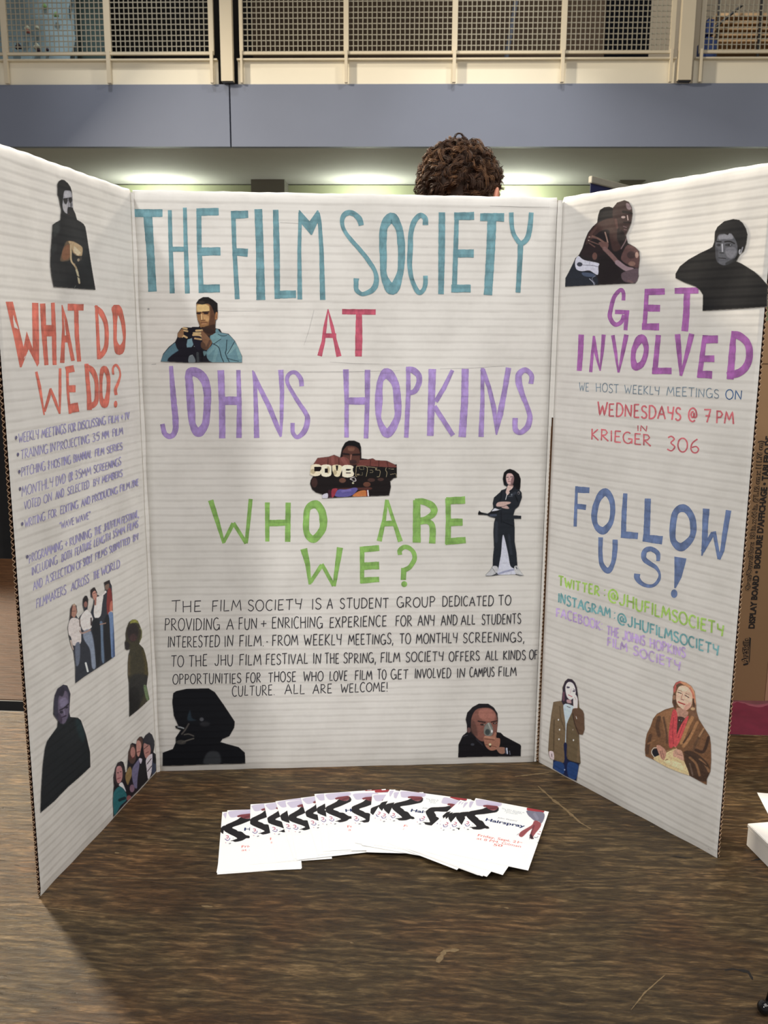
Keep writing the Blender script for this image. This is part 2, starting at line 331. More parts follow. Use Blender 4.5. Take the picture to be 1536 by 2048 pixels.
# guard railings: three sections between two wide posts
def zpx(py): return sp(768, py)[1]
M_CREAML = mat_plain('lit_cream_paint', lin((246, 240, 222)), .45, .02, 3)  # paler cream puts extra light on the kick plates into their colour
M_WIRE = mat_plain('grey_cream_wire', lin((168, 164, 150)), .55, .05, 5)
ZT = Z_FT+1.25; Z_R = (zpx(111), zpx(105.5)); Z_C = (zpx(122.3), zpx(119)); 
def railing(posts, label):
    """posts = list of (left px, right px)"""
    root = empty('guard_railing', W(sp((posts[0][0]+posts[-1][1])/2, 150)[0], -.02, Z_FT)); inv = np.array(root.location)
    S = [(sp(a, 110)[0], sp(b, 110)[0]) for a, b in posts]
    sa, sb = S[0][0], S[-1][1]
    mb = MB(); wbox(mb, sa-.03, sb+.03, 0, .012, Z_FT, Z_C[0]); rel(mb, inv); mb.build('kick_plate', M_CREAML, root)
    mb = MB(); wbox(mb, sa-.03, sb+.03, -.055, .012, Z_C[0], Z_C[1]); rel(mb, inv); mb.build('kick_plate_cap', M_CREAM, root)
    mb = MB(); wbox(mb, sa, sb, -.05, -.02, Z_R[0], Z_R[1]); rel(mb, inv); mb.build('bottom_rail', M_CREAM, root, bevel=.003)
    mb = MB(); wbox(mb, sa, sb, -.06, -.01, ZT, ZT+.05); rel(mb, inv); mb.build('top_rail', M_CREAM, root, bevel=.005)
    for k, (a, b) in enumerate(S):
        c = (a+b)/2; hw = (b-a)/2; mb = MB(); wbox(mb, c-hw, c+hw, -.052, -.012, Z_R[1], ZT); wbox(mb, c-hw*.62, c+hw*.62, -.07, -.03, Z_FT+.002, Z_R[1]+.01)
        rel(mb, inv); mb.build('post', M_CREAM, root, bevel=.002)
    for k in range(len(S)-1):
        a, b = S[k][1], S[k+1][0]; mb = MB(); p = .0475; nn = max(1, round((b-a)/p)); q = (b-a)/nn
        for i in range(1, nn): wbox(mb, a+i*q-.0045, a+i*q+.0045, -.036, -.030, Z_R[1], ZT)
        m_ = round((ZT-Z_R[1])/.052)
        for j in range(0, m_+1):
            z = Z_R[1]+.006+j*(ZT-Z_R[1])/m_; wbox(mb, a, b, -.030, -.024, z-.0045, z+.0045)
        rel(mb, inv); tag(mb.build('wire_mesh', M_WIRE, root), kind='stuff')
    tag(root, label, 'railing', 'cream mesh railings along the balcony')
railing([(-610, -597), (-400, -387), (-190, -177), (9, 21), (213.5, 226), (420, 430)], 'cream steel mesh railing section left of both wide balcony posts')
railing([(481, 488), (688, 698), (903, 914), (1119, 1130), (1336, 1345)], 'cream steel mesh railing section between the two wide balcony posts')
railing([(1395, 1404), (1610, 1620), (1820, 1830), (2030, 2040), (2240, 2250)], 'cream steel mesh railing section right of both wide balcony posts')
for a, b, lab in ((445, 468.5, 'wide cream balcony post above the fascia joint'), (1354, 1380, 'wide cream balcony post near the storage rack')):
    s0, s1 = sp(a, 110)[0], sp(b, 110)[0]; mb = MB(); wbox(mb, s0, s1, -.10, -.021, Z_FT+.012, ZT+.3); wbox(mb, s0+.01, s1+.0, -.09, -.03, Z_FT, Z_FT+.012, 1)
    tag(mb.build('balcony_post', [M_CREAM, M_BLK]), lab, 'post')
# things under the balcony: square column, vent, uplights behind the board's horizon
s0, s1 = sp(502, 372, _tw-.35)[0], sp(569, 372, _tw-.35)[0]
wall('wall_column', s0, s1, _tw-.35, _tw, ZF, Z_SOF, mat_plain('grey_column_paint', lin((122, 120, 112)), .7, .05, 2))
P = on_z(1258, 365.5, Z_SOF); mb = MB(); sV = P@EX; tV = P@NB-D0
wbox(mb, sV-.16, sV+.16, tV-.2, tV+.12, Z_SOF-.012, Z_SOF-.001)
for i in range(7): wbox(mb, sV-.14, sV+.14, tV-.17+i*.04, tV-.15+i*.04, Z_SOF-.018, Z_SOF-.012)
tag(mb.build('ceiling_vent', mat_plain('dark_vent_metal', lin((120, 116, 108)), .6)), 'small dark slotted vent in the soffit above the blue banner', 'vent')
UPL = ['leftmost long metal wall uplight under the balcony', 'second long metal wall uplight from the left under the balcony', 'third long metal wall uplight from the left, behind the curly-haired person', 'rightmost long metal wall uplight, behind the right wing of the board']
for px, e in ((335, 16), (735, 15), (1020, 19), (1490, 11)):
    s = sp(px, 400, _tw)[0]; zc = Z_SOF-.52; t = _tw-.30
    lt = empty('wall_uplight', W(s, _tw, zc)); inv = np.array(lt.location)
    mb = MB(); wbox(mb, s-.3, s+.3, t-.06, t+.06, zc-.06, zc-.055); wbox(mb, s-.3, s+.3, t-.065, t-.06, zc-.06, zc+.0); wbox(mb, s-.3, s+.3, t+.06, t+.065, zc-.06, zc+.0)
    wbox(mb, s-.3, s-.295, t-.06, t+.06, zc-.06, zc); wbox(mb, s+.295, s+.3, t-.06, t+.06, zc-.06, zc); wbox(mb, s-.03, s+.03, t+.065, _tw, zc-.05, zc-.02)
    rel(mb, inv); mb.build('housing', M_GREYM, lt)
    mb = MB(); mb.tube([W(s-.28, t, zc-.03), W(s+.28, t, zc-.03)], .018, 10); rel(mb, inv)
    me_, ntl, pl = new_mat('lit_tube'); pl.inputs['Emission Color'].default_value = (.95, 1, .82, 1); pl.inputs['Emission Strength'].default_value = 6; mb.build('tube', me_, lt)
    al = area_light('uplight_lamp', W(s, t, zc+.01), W(s, t, zc+2), .55, e, (.96, 1, .86), .08)
    al.parent = lt; al.location = Vector(W(s, t, zc+.01)-inv)
    tag(lt, UPL.pop(0), 'light', 'uplights along the wall under the balcony')
# hall spots that wash the balcony front
for px, e in ((300, 215), (1000, 265), (1760, 215)):
    s = sp(px, 200)[0]; spot_light('balcony_wash', W(s-.1, -2.1, Z_FT+3.1), W(s, 0, Z_FT-.2), e, math.radians(40), 1.0, (1, .95, .86), .15)
spot_light('upper_lamp', W(sp(40, 60)[0], .9, Z_FT+2.4), W(sp(60, 60)[0], 2.2, Z_FT+.5), 50, math.radians(80), .8, (.85, .95, 1))
area_light('upper_lamp', W(sp(1000, 60)[0], 1.2, Z_FT+3.0), W(sp(1000, 60)[0], 3.4, Z_FT+.3), .6, 9)
area_light('upper_lamp', W(sp(1500, 60)[0], 1.2, Z_FT+2.4), W(sp(1500, 60)[0], 3.0, Z_FT+.3), .5, 24)

# roll-up banner
P0 = hit(1180, 352, FW/np.linalg.norm(FW), float((CAM+FW*6.0)@FW)); zB = P0[2]
P1 = on_z(1292, 381, zB); d = (P1-P0); d = d/np.linalg.norm(d); P1 = P0+d*.85
bn = empty('roll_up_banner', (P0[0]+d[0]*.42, P0[1]+d[1]*.42, ZF), 0); inv = np.array(bn.location); nn = np.array([d[1], -d[0], 0])
if nn@(CAM-P0) < 0: nn = -nn
mb = MB(); mb.frame_box(P0-EZ*.045-nn*.012-inv, d*.85, nn*.03, EZ*.045); mb.build('top_bar', mat_plain('pale_bar', lin((186, 184, 172)), .4), bn, bevel=.004)
mb = MB(); mb.frame_box(P0+d*.012-EZ*.045-nn*.002-EZ*(zB-.045-ZF-.08)-inv, d*.826, nn*.003, EZ*(zB-.045-ZF-.08)); mb.build('banner_sheet', mat_plain('navy_banner', lin((44, 52, 104)), .5), bn)
mb = MB(); mb.frame_box(np.array([P0[0], P0[1], ZF])-nn*.06-inv, d*.85, nn*.12, EZ*.08); mb.build('base', M_GREYM, bn, bevel=.01)
mb = MB(); q = P0+d*.42-nn*.03; mb.tube([np.array([q[0], q[1], ZF+.05])-inv, np.array([q[0], q[1], zB-.03])-inv], .009, 8); mb.build('pole', M_GREYM, bn)
tag(bn, 'navy roll-up banner with a pale top bar rising behind the right wing of the board', 'banner')
# ------------------------------------------------------------ tables
TR = -.127
TX = np.array([math.cos(TR), math.sin(TR), 0]); TY = np.array([-math.sin(TR), math.cos(TR), 0])
def table(name, label, origin, x0, x1, y0, y1, top_mat, edge_mat=M_BLACKV, zt=0.0, th=.022):
    root = empty(name, (origin[0], origin[1], ZF), TR)
    h = zt-ZF
    mb = MB(); mb.box(x0+.004, x1-.004, y0+.004, y1-.004, h-th, h); mb.build('tabletop', top_mat, root, bevel=.0015)
    mb = MB(); e = .004
    mb.box(x0, x1, y0, y0+e, h-th-.003, h-.001); mb.box(x0, x1, y1-e, y1, h-th-.003, h-.001); mb.box(x0, x0+e, y0, y1, h-th-.003, h-.001); mb.box(x1-e, x1, y0, y1, h-th-.003, h-.001)
    mb.build('edge_band', edge_mat, root)
    mb = MB(); mb.box(x0+.05, x1-.05, y0+.05, y0+.07, h-th-.06, h-th); mb.box(x0+.05, x1-.05, y1-.07, y1-.05, h-th-.06, h-th); mb.build('apron', M_BLACKV, root)
    for sx in (x0+.22, x1-.22):
        for sy in (y0+.1, y1-.1):
            mb = MB(); mb.tube([(sx, sy, 0), (sx, sy, h-th)], .0135, 10); mb.build('leg', M_BLACKV, root)
    tag(root, label, 'table'); return root
A = on_z(45, 1421.5); oT = A - TX*(A@TX)                      # far edge of the display table passes here
yfar = float(A@TY)
T1 = table('folding_table', 'dark worn wooden folding table under the poster board', (0, 0), -1.35, 1.15, yfar-.79, yfar, M_WOOD)
Bq = on_z(10, 1116.5); y2 = float(Bq@TY)
T2b = table('folding_table', 'reddish wooden folding table behind the left wing of the board', (0, 0), -2.3, -.30, yfar+.043, max(yfar+.5, y2), mat_plain('reddish_worn_wood', lin((66, 43, 26)), .55, .5, 22, bump=.0012, spec=.12, stretch=(1, 6, 1)), M_BLACKV, 0, .03)
# wear on the tabletop with a shape of its own
M_PALE = mat_plain('bare_wood_scratch', (.17, .115, .055), .7, .25, 300); M_GOUGE = mat_plain('dark_gouge', (.008, .006, .005), .9)
T1inv = np.array([[math.cos(TR), math.sin(TR)], [-math.sin(TR), math.cos(TR)]])
def to_T1(P, z=0): q = T1inv @ P[:2]; return (q[0], q[1], -ZF+z)
def mark(pts, w, mat, name, lab=None, z=.00015):
    P = [np.array(to_T1(on_z(x, y), z)) for x, y in pts]; vs = []; fs = []; rnd = random.Random(int(pts[0][0]))
    Q = []
    for a, b in zip(P[:-1], P[1:]):
        k = max(2, int(np.linalg.norm(b-a)/.004)); Q += [a+(b-a)*i/k for i in range(k)]
    Q.append(P[-1]); n = len(Q)
    for i, q in enumerate(Q):
        t = Q[min(i+1, n-1)]-Q[max(i-1, 0)]; nn = np.array([-t[1], t[0], 0]); nn /= np.linalg.norm(nn)+1e-9
        ww = w*.5*(.35+.8*rnd.random())*(.4+.6*math.sin(PI*(i+.5)/n))
        vs += [q+nn*ww, q-nn*ww*(.6+.6*rnd.random())]
    fs = [(2*i, 2*i+1, 2*i+3, 2*i+2) for i in range(n-1)]
    o = mesh_obj(name, vs, fs, mat, T1)
    if lab: o['label'] = lab
mark([(1076, 1572), (1104, 1598), (1130, 1618), (1160, 1645), (1182, 1658)], .006, M_PALE, 'scratch', 'pale scratch in front of the right fold')
mark([(1030, 1553), (1068, 1549), (1098, 1545)], .005, M_PALE, 'scratch')
mark([(1450, 1941), (1466, 1938), (1497, 1944), (1505, 1960)], .005, M_GOUGE, 'gouge', 'dark gouge near the right edge')
mark([(1345, 1712), (1370, 1716), (1385, 1716)], .004, M_GOUGE, 'gouge')
mark([(1502, 1722), (1520, 1718), (1530, 1722)], .004, M_GOUGE, 'gouge')
mark([(55, 1812), (230, 1830)], .0016, M_PALE, 'scratch')
mark([(130, 1755), (330, 1757), (450, 1755)], .0014, M_PALE, 'scratch')
mark([(1262, 2020), (1290, 1985), (1330, 1950)], .002, M_PALE, 'scratch')
mark([(875, 1925), (890, 1902), (918, 1900)], .010, M_PALE, 'scratch', 'pale chipped patch in the foreground')
for (x, y, l) in ((1465, 1514, 45), (1490, 1540, 30), (1480, 1470, 60), (1502, 1563, 26), (700, 1885, 8), (1008, 1815, 9), (230, 1705, 8), (403, 1812, 22), (1100, 1868, 12), (1300, 1652, 8)):
    mark([(x, y), (x+l*.5, y+1), (x+l, y+1.5)], .0032, M_PALE, 'scratch')
# maroon draped table to the right, behind
zc = 0.0; B0 = on_z(1459, 1468.5); yc = float(B0@TY)
nx, ny = 90, 40; vs = []; x0, x1, y0_, y1_ = .46, 1.6, yfar+.006, yfar+.75
cl = empty('draped_table', (0, 0, ZF), TR)
def wr(x, y): return .006*math.sin(x*38+4*math.sin(y*21))*math.sin(y*33+x*9)+.004*math.sin(x*90+y*40)
for j in range(ny+1):
    for i in range(nx+1):
        x = x0+(x1-x0)*i/nx; v = j/ny
        if v < .25: y, z = y0_-.002*math.sin(x*40), -ZF*(v/.25)*.985+.01
        else:
            y = y0_+(y1_-y0_)*(v-.25)/.75; z = -ZF-.010+wr(x, y)*min(1, (v-.25)*6)+.012*max(0, math.sin((y-y0_)*26-.5+.5*math.sin(x*31)))*max(0, 1-abs(y-y0_-.07)/.06)*(.6+.4*math.sin(x*57))
            if v-.25 < .03: z = -ZF-.016
        vs.append((x, y, z))
fs = [(j*(nx+1)+i, j*(nx+1)+i+1, (j+1)*(nx+1)+i+1, (j+1)*(nx+1)+i) for j in range(ny) for i in range(nx)]
mesh_obj('tablecloth', vs, fs, mat_plain('maroon_cloth', lin((104, 24, 46)), .85, .2, 40, bump=.0006), cl, smooth=True)
mb = MB(); mb.box(x0+.03, x1-.03, y0_+.03, y1_-.02, -ZF-.045, -ZF-.022); mb.build('tabletop', M_BLACKV, cl)
for sx in (x0+.1, x1-.1):
    for sy in (y0_+.1, y1_-.1):
        mb = MB(); mb.tube([(sx, sy, 0), (sx, sy, -ZF-.045)], .013, 8); mb.build('leg', M_BLACKV, cl)
tag(cl, 'table under a wrinkled maroon cloth behind the right wing of the board', 'table')
# dark drape on a stand behind the left edge of the picture
c0 = on_z(-60, 1100); dr = empty('pipe_and_drape', (c0[0]-.25, c0[1]+.35, ZF), TR)
vs = []; nx = 60
for j in range(2):
    for i in range(nx+1): vs.append((-.6+1.0*i/nx, .03*math.sin(i*1.1), .03+j*1.66))
mesh_obj('drape', vs, [(i, i+1, nx+2+i, nx+1+i) for i in range(nx)], mat_plain('black_drape', (.006, .006, .007), .95, .3, 20), dr, smooth=True)
mb = MB(); mb.tube([(-.62, .0, 1.70), (.42, .0, 1.70)], .015, 8); mb.build('crossbar', M_BLACKV, dr)
for s in (-.62, .42):
    mb = MB(); mb.tube([(s, 0, 0), (s, 0, 1.7)], .016, 8); mb.box(s-.15, s+.15, -.15, .15, 0, .008); mb.build('upright', M_BLACKV, dr)
tag(dr, 'black drape on a stand at the far left edge of the picture', 'drape')
# ------------------------------------------------------------ the tri-fold board
H = .8763; HW = .3048; WL, AL, WR, AR = .3273, 1.3119, .3329, 1.0193
class Panel:
    def __init__(s, o, d, w, n, seed):
        s.o = np.array(o, float); s.d = np.array(d, float); s.w = w; s.n = np.array(n, float); s.seed = seed
    def warp(s, a, z):                                   # gentle buckling of the sheet, followed by everything glued or drawn on it
        k = s.seed; e = min(1, a/.03, (s.w-a)/.03) if 0 <= a <= s.w else 0
        return max(0, e)*(.00045*math.sin(a*37+z*9+k)*math.sin(z*23+k*2)+.00035*math.sin(a*70-z*41+k*3))
    def pt(s, a, z, off=0.0): return s.o + s.d*a + EZ*z + s.n*(off + s.warp(a, z))
    def px(s, x, y, off=0.0):                            # point of the panel seen at a pixel
        P = hit(x, y, s.n, float(s.o@s.n)); return s.pt(float((P-s.o)@s.d), float(P[2]), off)
PL = Panel((-HW, 0, 0), (-math.cos(AL), -math.sin(AL), 0), WL, (math.sin(AL), -math.cos(AL), 0), 1.0)
PC = Panel((-HW, 0, 0), (1, 0, 0), 2*HW, (0, -1, 0), 2.0)
PR = Panel((HW, 0, 0), (math.cos(AR), -math.sin(AR), 0), WR, (-math.sin(AR), -math.cos(AR), 0), 3.0)
board = empty('display_board', (0, 0, 0))
tag(board, 'white corrugated tri-fold poster board hand-lettered about a film club, with cut-out photos', 'display board')
TH = .0046; LN = .0005
def panel(P, lab, outer, cl=.002, cr=.002):
    nx, nz = 48, 110; zs = [0, .002, .010, .013]+[.013+(H-.007-.013)*j/nz for j in range(1, nz+1)]+[H-.004, H-.0015, H]
    rnd = random.Random(P.seed); vs = []; fs = []
    def off(z, a):
        if z > H-.007: return -.0028*((z-(H-.007))/.007)**1.3 + .0002*math.sin(a*160+P.seed)
        if z < .010: return -.0012*(1-z/.010)-.0002*math.sin(a*90)
        return 0
    for z in zs:
        for i in range(nx+1):
            a = cl+(P.w-cl-cr)*i/nx; zz = z + (.0003*math.sin(a*75+P.seed*2)+.0003*math.sin(a*210) if z > H-.003 else 0)
            vs.append(P.pt(a, zz, off(z, a)))
    n = nx+1
    for j in range(len(zs)-1):
        for i in range(nx):
            f = (j*n+i, j*n+i+1, (j+1)*n+i+1, (j+1)*n+i); fs.append(f)
    nF = len(fs); b = len(vs)
    # back of the front liner, then the back liner, as closed sheets
    bk = [tuple(np.array(v)-P.n*LN) for v in vs]; vs += bk; fs += [tuple(i+b for i in f[::-1]) for f in fs[:nF]]
    m = [0]*nF+[1]*nF
    for j in range(len(zs)-1):
        for i0, s in ((0, 1), (nx, -1)):
            q = (j*n+i0, (j+1)*n+i0, (j+1)*n+i0+b, j*n+i0+b); fs.append(q if s == 1 else q[::-1]); m.append(0)
    top = (len(zs)-1)*n
    for i in range(nx): fs.append((top+i, top+i+1, top+i+1+b, top+i+b)); m.append(0)
    o = mesh_obj('panel', vs, fs, [M_BOARD, M_KRAFT], board, True, midx=m); o['label'] = lab
    mb = MB()
    mb.frame_box(P.pt(0.002, .0005)-P.n*TH, P.d*(P.w-.004), P.n*LN, EZ*(H-.004))
    o2 = mb.build('backing', M_KRAFT, o); o2['label'] = 'brown cardboard back liner'
    mb = MB(); mb.frame_box(P.pt(.012, .0015)-P.n*(TH-LN), P.d*(P.w-.024), P.n*(TH-2*LN-.0024), EZ*(H-.012)); mb.build('core', M_KRAFT, o)
    for a0, a1 in outer:                                 # open flutes at the cut edge
        vs = []; fs = []; step = .0066/10; k = int((H-.010)/step)
        for i in range(k+1):
            z = .002+i*step; t = .5-.5*math.cos(2*PI*z/.0066)
            oo = -LN-.0002-(TH-2*LN-.0006)*t
            vs += [P.o+P.d*a0+EZ*z+P.n*oo, P.o+P.d*a1+EZ*z+P.n*oo]
        fs = [(2*i, 2*i+1, 2*i+3, 2*i+2) for i in range(k)]
        f = mesh_obj('fluting', vs, fs, M_KRAFTI, o, False); f.modifiers.new('t', 'SOLIDIFY').thickness = .0003; f['label'] = 'brown fluting behind the cut edge, coloured dark for the shade inside'
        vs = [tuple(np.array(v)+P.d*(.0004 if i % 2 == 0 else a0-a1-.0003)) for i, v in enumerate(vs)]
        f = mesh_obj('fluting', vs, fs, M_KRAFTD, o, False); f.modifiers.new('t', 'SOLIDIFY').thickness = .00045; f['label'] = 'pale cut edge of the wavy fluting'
    return o
pL = panel(PL, 'left wing panel of the poster board', [(PL.w-.0005, PL.w-.016)], .001)
pC = panel(PC, 'middle panel of the poster board', [], .001, .0065)
pR = panel(PR, 'right wing panel of the poster board', [(PR.w-.0005, PR.w-.016)], .0015)
# white folded strips over the creases and the open right-hand fold with its exposed fluting
mb = MB(); zs = [H*i/60 for i in range(61)]; vs = []; rnd = random.Random(4)
for z in zs:
    j = .0006*math.sin(z*50)+.0004*rnd.random()
    z_ = min(z, H-.004); vs += [PL.pt(.0032+j, z_, .0003), (PL.pt(.0, z_, .0)+PC.pt(0, z_, 0))/2+(PL.n+PC.n)*(.0010+j*.5), PC.pt(.0034+j, z_, .0003)]
fs = []
for i in range(60): a = 3*i; fs += [(a, a+1, a+4, a+3), (a+1, a+2, a+5, a+4)]
o = mesh_obj('fold_crease', vs, fs, M_BOARD, pC, True); o['label'] = 'raised paper crease of the left fold'
def strip(name, fa, fb, zlo, zhi, mat, lab, n=60):
    vs = []
    for i in range(n+1):
        z = zlo+(zhi-zlo)*i/n; vs += [fa(z), fb(z)]
    o = mesh_obj(name, vs, [(2*i, 2*i+1, 2*i+3, 2*i+2) for i in range(n)], mat, pC, True); o['label'] = lab; return o
strip('fold_crease', lambda z: np.array((HW-.0060, -.0002, z)), lambda z: np.array((HW-.0010-.0012*max(0, (.62-z)/.62), .0003, z)), 0.001, H-.004, M_BOARD, 'white paper strip beside the right fold')
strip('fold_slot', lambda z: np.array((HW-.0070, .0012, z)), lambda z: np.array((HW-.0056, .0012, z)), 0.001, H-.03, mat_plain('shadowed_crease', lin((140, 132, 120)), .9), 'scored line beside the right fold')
strip('fold_backing', lambda z: np.array((HW-.004, .0035, z)), lambda z: np.array((HW+.006, .0035, z)), 0.0, H-.004, M_KRAFT, 'brown backing inside the right fold')
strip('fold_bridge', lambda z: np.array((HW-.0012, .0002, z)), lambda z: PR.pt(.0018, z, .0001), .56, H-.004, M_BOARD, 'white paper bridging the right fold near the top')
vs = []; fs = []; step = .0066/10; k = int(.545/step)
for i in range(k+1):
    z = .002+i*step; wd = max(.0003, .0050*(1-z/.56)); x0 = HW-.0012-.0018*(1-z/.64)
    t = .5-.5*math.cos(2*PI*z/.0066); vs += [(x0+wd*t*.75, -.0004+0*t, z), (x0+wd*t*.75, .003, z)]
fs = [(2*i, 2*i+1, 2*i+3, 2*i+2) for i in range(k)]
f = mesh_obj('fluting', vs, fs, M_KRAFTD, pC); f.modifiers.new('t', 'SOLIDIFY').thickness = .0004; f['label'] = 'wavy brown fluting showing in the open right fold'
strip('fold_inner_liner', lambda z: PR.pt(-.0006, z, -.0008), lambda z: PR.pt(.0014, z, -.0004), 0, .56, M_KRAFT, 'brown inner liner along the right fold')

# ------------------------------------------------------------ strokes, glyphs and printed rasters
def smooth_pts(P, per=8, closed=False):
    P = [np.array(p, float) for p in P]; n = len(P)
    if n < 3: return P
    out = []
    rng = range(n if closed else n-1)
    for i in rng:
        if closed: p0, p1, p2, p3 = P[(i-1) % n], P[i], P[(i+1) % n], P[(i+2) % n]
        else: p0, p1, p2, p3 = P[max(i-1, 0)], P[i], P[i+1], P[min(i+2, n-1)]
        for k in range(per):
            t = k/per; out.append(.5*((2*p1)+(-p0+p2)*t+(2*p0-5*p1+4*p2-p3)*t*t+(-p0+3*p1-3*p2+p3)*t**3))
    if not closed: out.append(P[-1])
    return out
class Ink:
    """collects pixel-space strokes on one panel and builds them as one thin mesh of ink"""
    def __init__(s, P, col, white=(216, 211, 202), alpha=.86):
        s.P = P; s.v = []; s.f = []; s.c = []; s.layer = 0
        c = lin(col)/lin(white)*.78; s.col = np.clip(c, .004, .95); s.rnd = random.Random(int(sum(col)))
    def _add(s, pts, cols, fs):
        b = len(s.v); off = .00012+.000012*s.layer
        s.v += [s.P.px(x, y, off) for x, y in pts]; s.c += [s.col*k for k in cols]; s.f += [tuple(i+b for i in f) for f in fs]; s.layer += 1
    def ribbon(s, pts, closed=False, wob=.05, seg=3.0, edge=.86):
        P = [np.array(p[:2], float) for p in pts]; wd = [p[2] for p in pts]
        Q = []; R = []
        for i in range(len(P)-1):
            L = np.linalg.norm(P[i+1]-P[i]); k = max(1, int(round(L/seg)))
            for j in range(k): Q.append(P[i]+(P[i+1]-P[i])*j/k); R.append(wd[i]+(wd[i+1]-wd[i])*j/k)
        if not closed: Q.append(P[-1]); R.append(wd[-1])
        n = len(Q); vs = []; cs = []; nc = 5; ph = s.rnd.random()*9; shade = 1+.1*(s.rnd.random()-.5)
        for i in range(n):
            if closed: t = Q[(i+1) % n]-Q[(i-1) % n]
            else: t = Q[min(i+1, n-1)]-Q[max(i-1, 0)]
            t = t/(np.linalg.norm(t)+1e-9); nn = np.array([-t[1], t[0]])
            hw = R[i]/2; a = 1+wob*(math.sin(i*.7+ph)*.5+s.rnd.random()-.5); b = 1+wob*(math.sin(i*.9+ph*2)*.5+s.rnd.random()-.5)
            m = shade*(1+.06*math.sin(i*.5+ph))
            em = edge if s.rnd.random() > .25 else 1.02
            vs += [Q[i]+nn*hw*a, Q[i]+nn*hw*a*.78, Q[i], Q[i]-nn*hw*b*.78, Q[i]-nn*hw*b]; cs += [m*em, m*1.03, m*1.05, m, m*edge*1.02]
        fs = [(i % n*nc+k, i % n*nc+k+1, (i+1) % n*nc+k+1, (i+1) % n*nc+k) for i in range(n if closed else n-1) for k in range(nc-1)]
        s._add(vs, cs, fs)
    def poly(s, pts, m=1.0):
        from mathutils.geometry import tessellate_polygon
        tr = tessellate_polygon([[Vector((p[0], p[1], 0)) for p in pts]]); s._add([np.array(p, float) for p in pts], [m]*len(pts), [tuple(t) for t in tr])
    def dot(s, x, y, rx, ry=None, m=1.0):
        ry = ry or rx; s.poly([(x+rx*math.cos(2*PI*k/16), y+ry*math.sin(2*PI*k/16)) for k in range(16)], m)
    def trace(s, ox, oy, sc, strokes, wob=.05):
        """strokes: '~' smooth, 'o' closed smooth, 'P' polygon, 'c' dot; 'x,y,w x,y,w ...' in crop pixels"""
        for t in strokes.split(';'):
            t = t.strip()
            if not t: continue
            k = t[0] if t[0] in '~oPc' else ''
            P = [[float(q) for q in w_.split(',')] for w_ in t[len(k):].split()]
            if k == 'c': x, y, rx, ry = P[0] if len(P[0]) == 4 else P[0]+[P[0][2]]; s.dot(ox+x/sc, oy+y/sc, rx/sc, ry/sc); continue
            P = [[ox+p[0]/sc, oy+p[1]/sc]+([p[2]/sc] if len(p) > 2 else []) for p in P]
            if k == 'P': s.poly(P); continue
            if k == 'o': s.ribbon([tuple(q) for q in smooth_pts(P[:-1], 8, True)], True, wob)
            elif k == '~': s.ribbon([tuple(q) for q in smooth_pts(P, 8)], False, wob)
            else: s.ribbon(P, False, wob)
    def build(s, label, mat=None, parent=None):
        o = mesh_obj('lettering', s.v, s.f, mat or M_INK, parent, colors=np.array(s.c)); o['label'] = label; return o
def arc(cx, cy, rx, ry, a0, a1, n=9): return [(cx+rx*math.cos(math.radians(a0+(a1-a0)*i/n)), cy+ry*math.sin(math.radians(a0+(a1-a0)*i/n))) for i in range(n+1)]
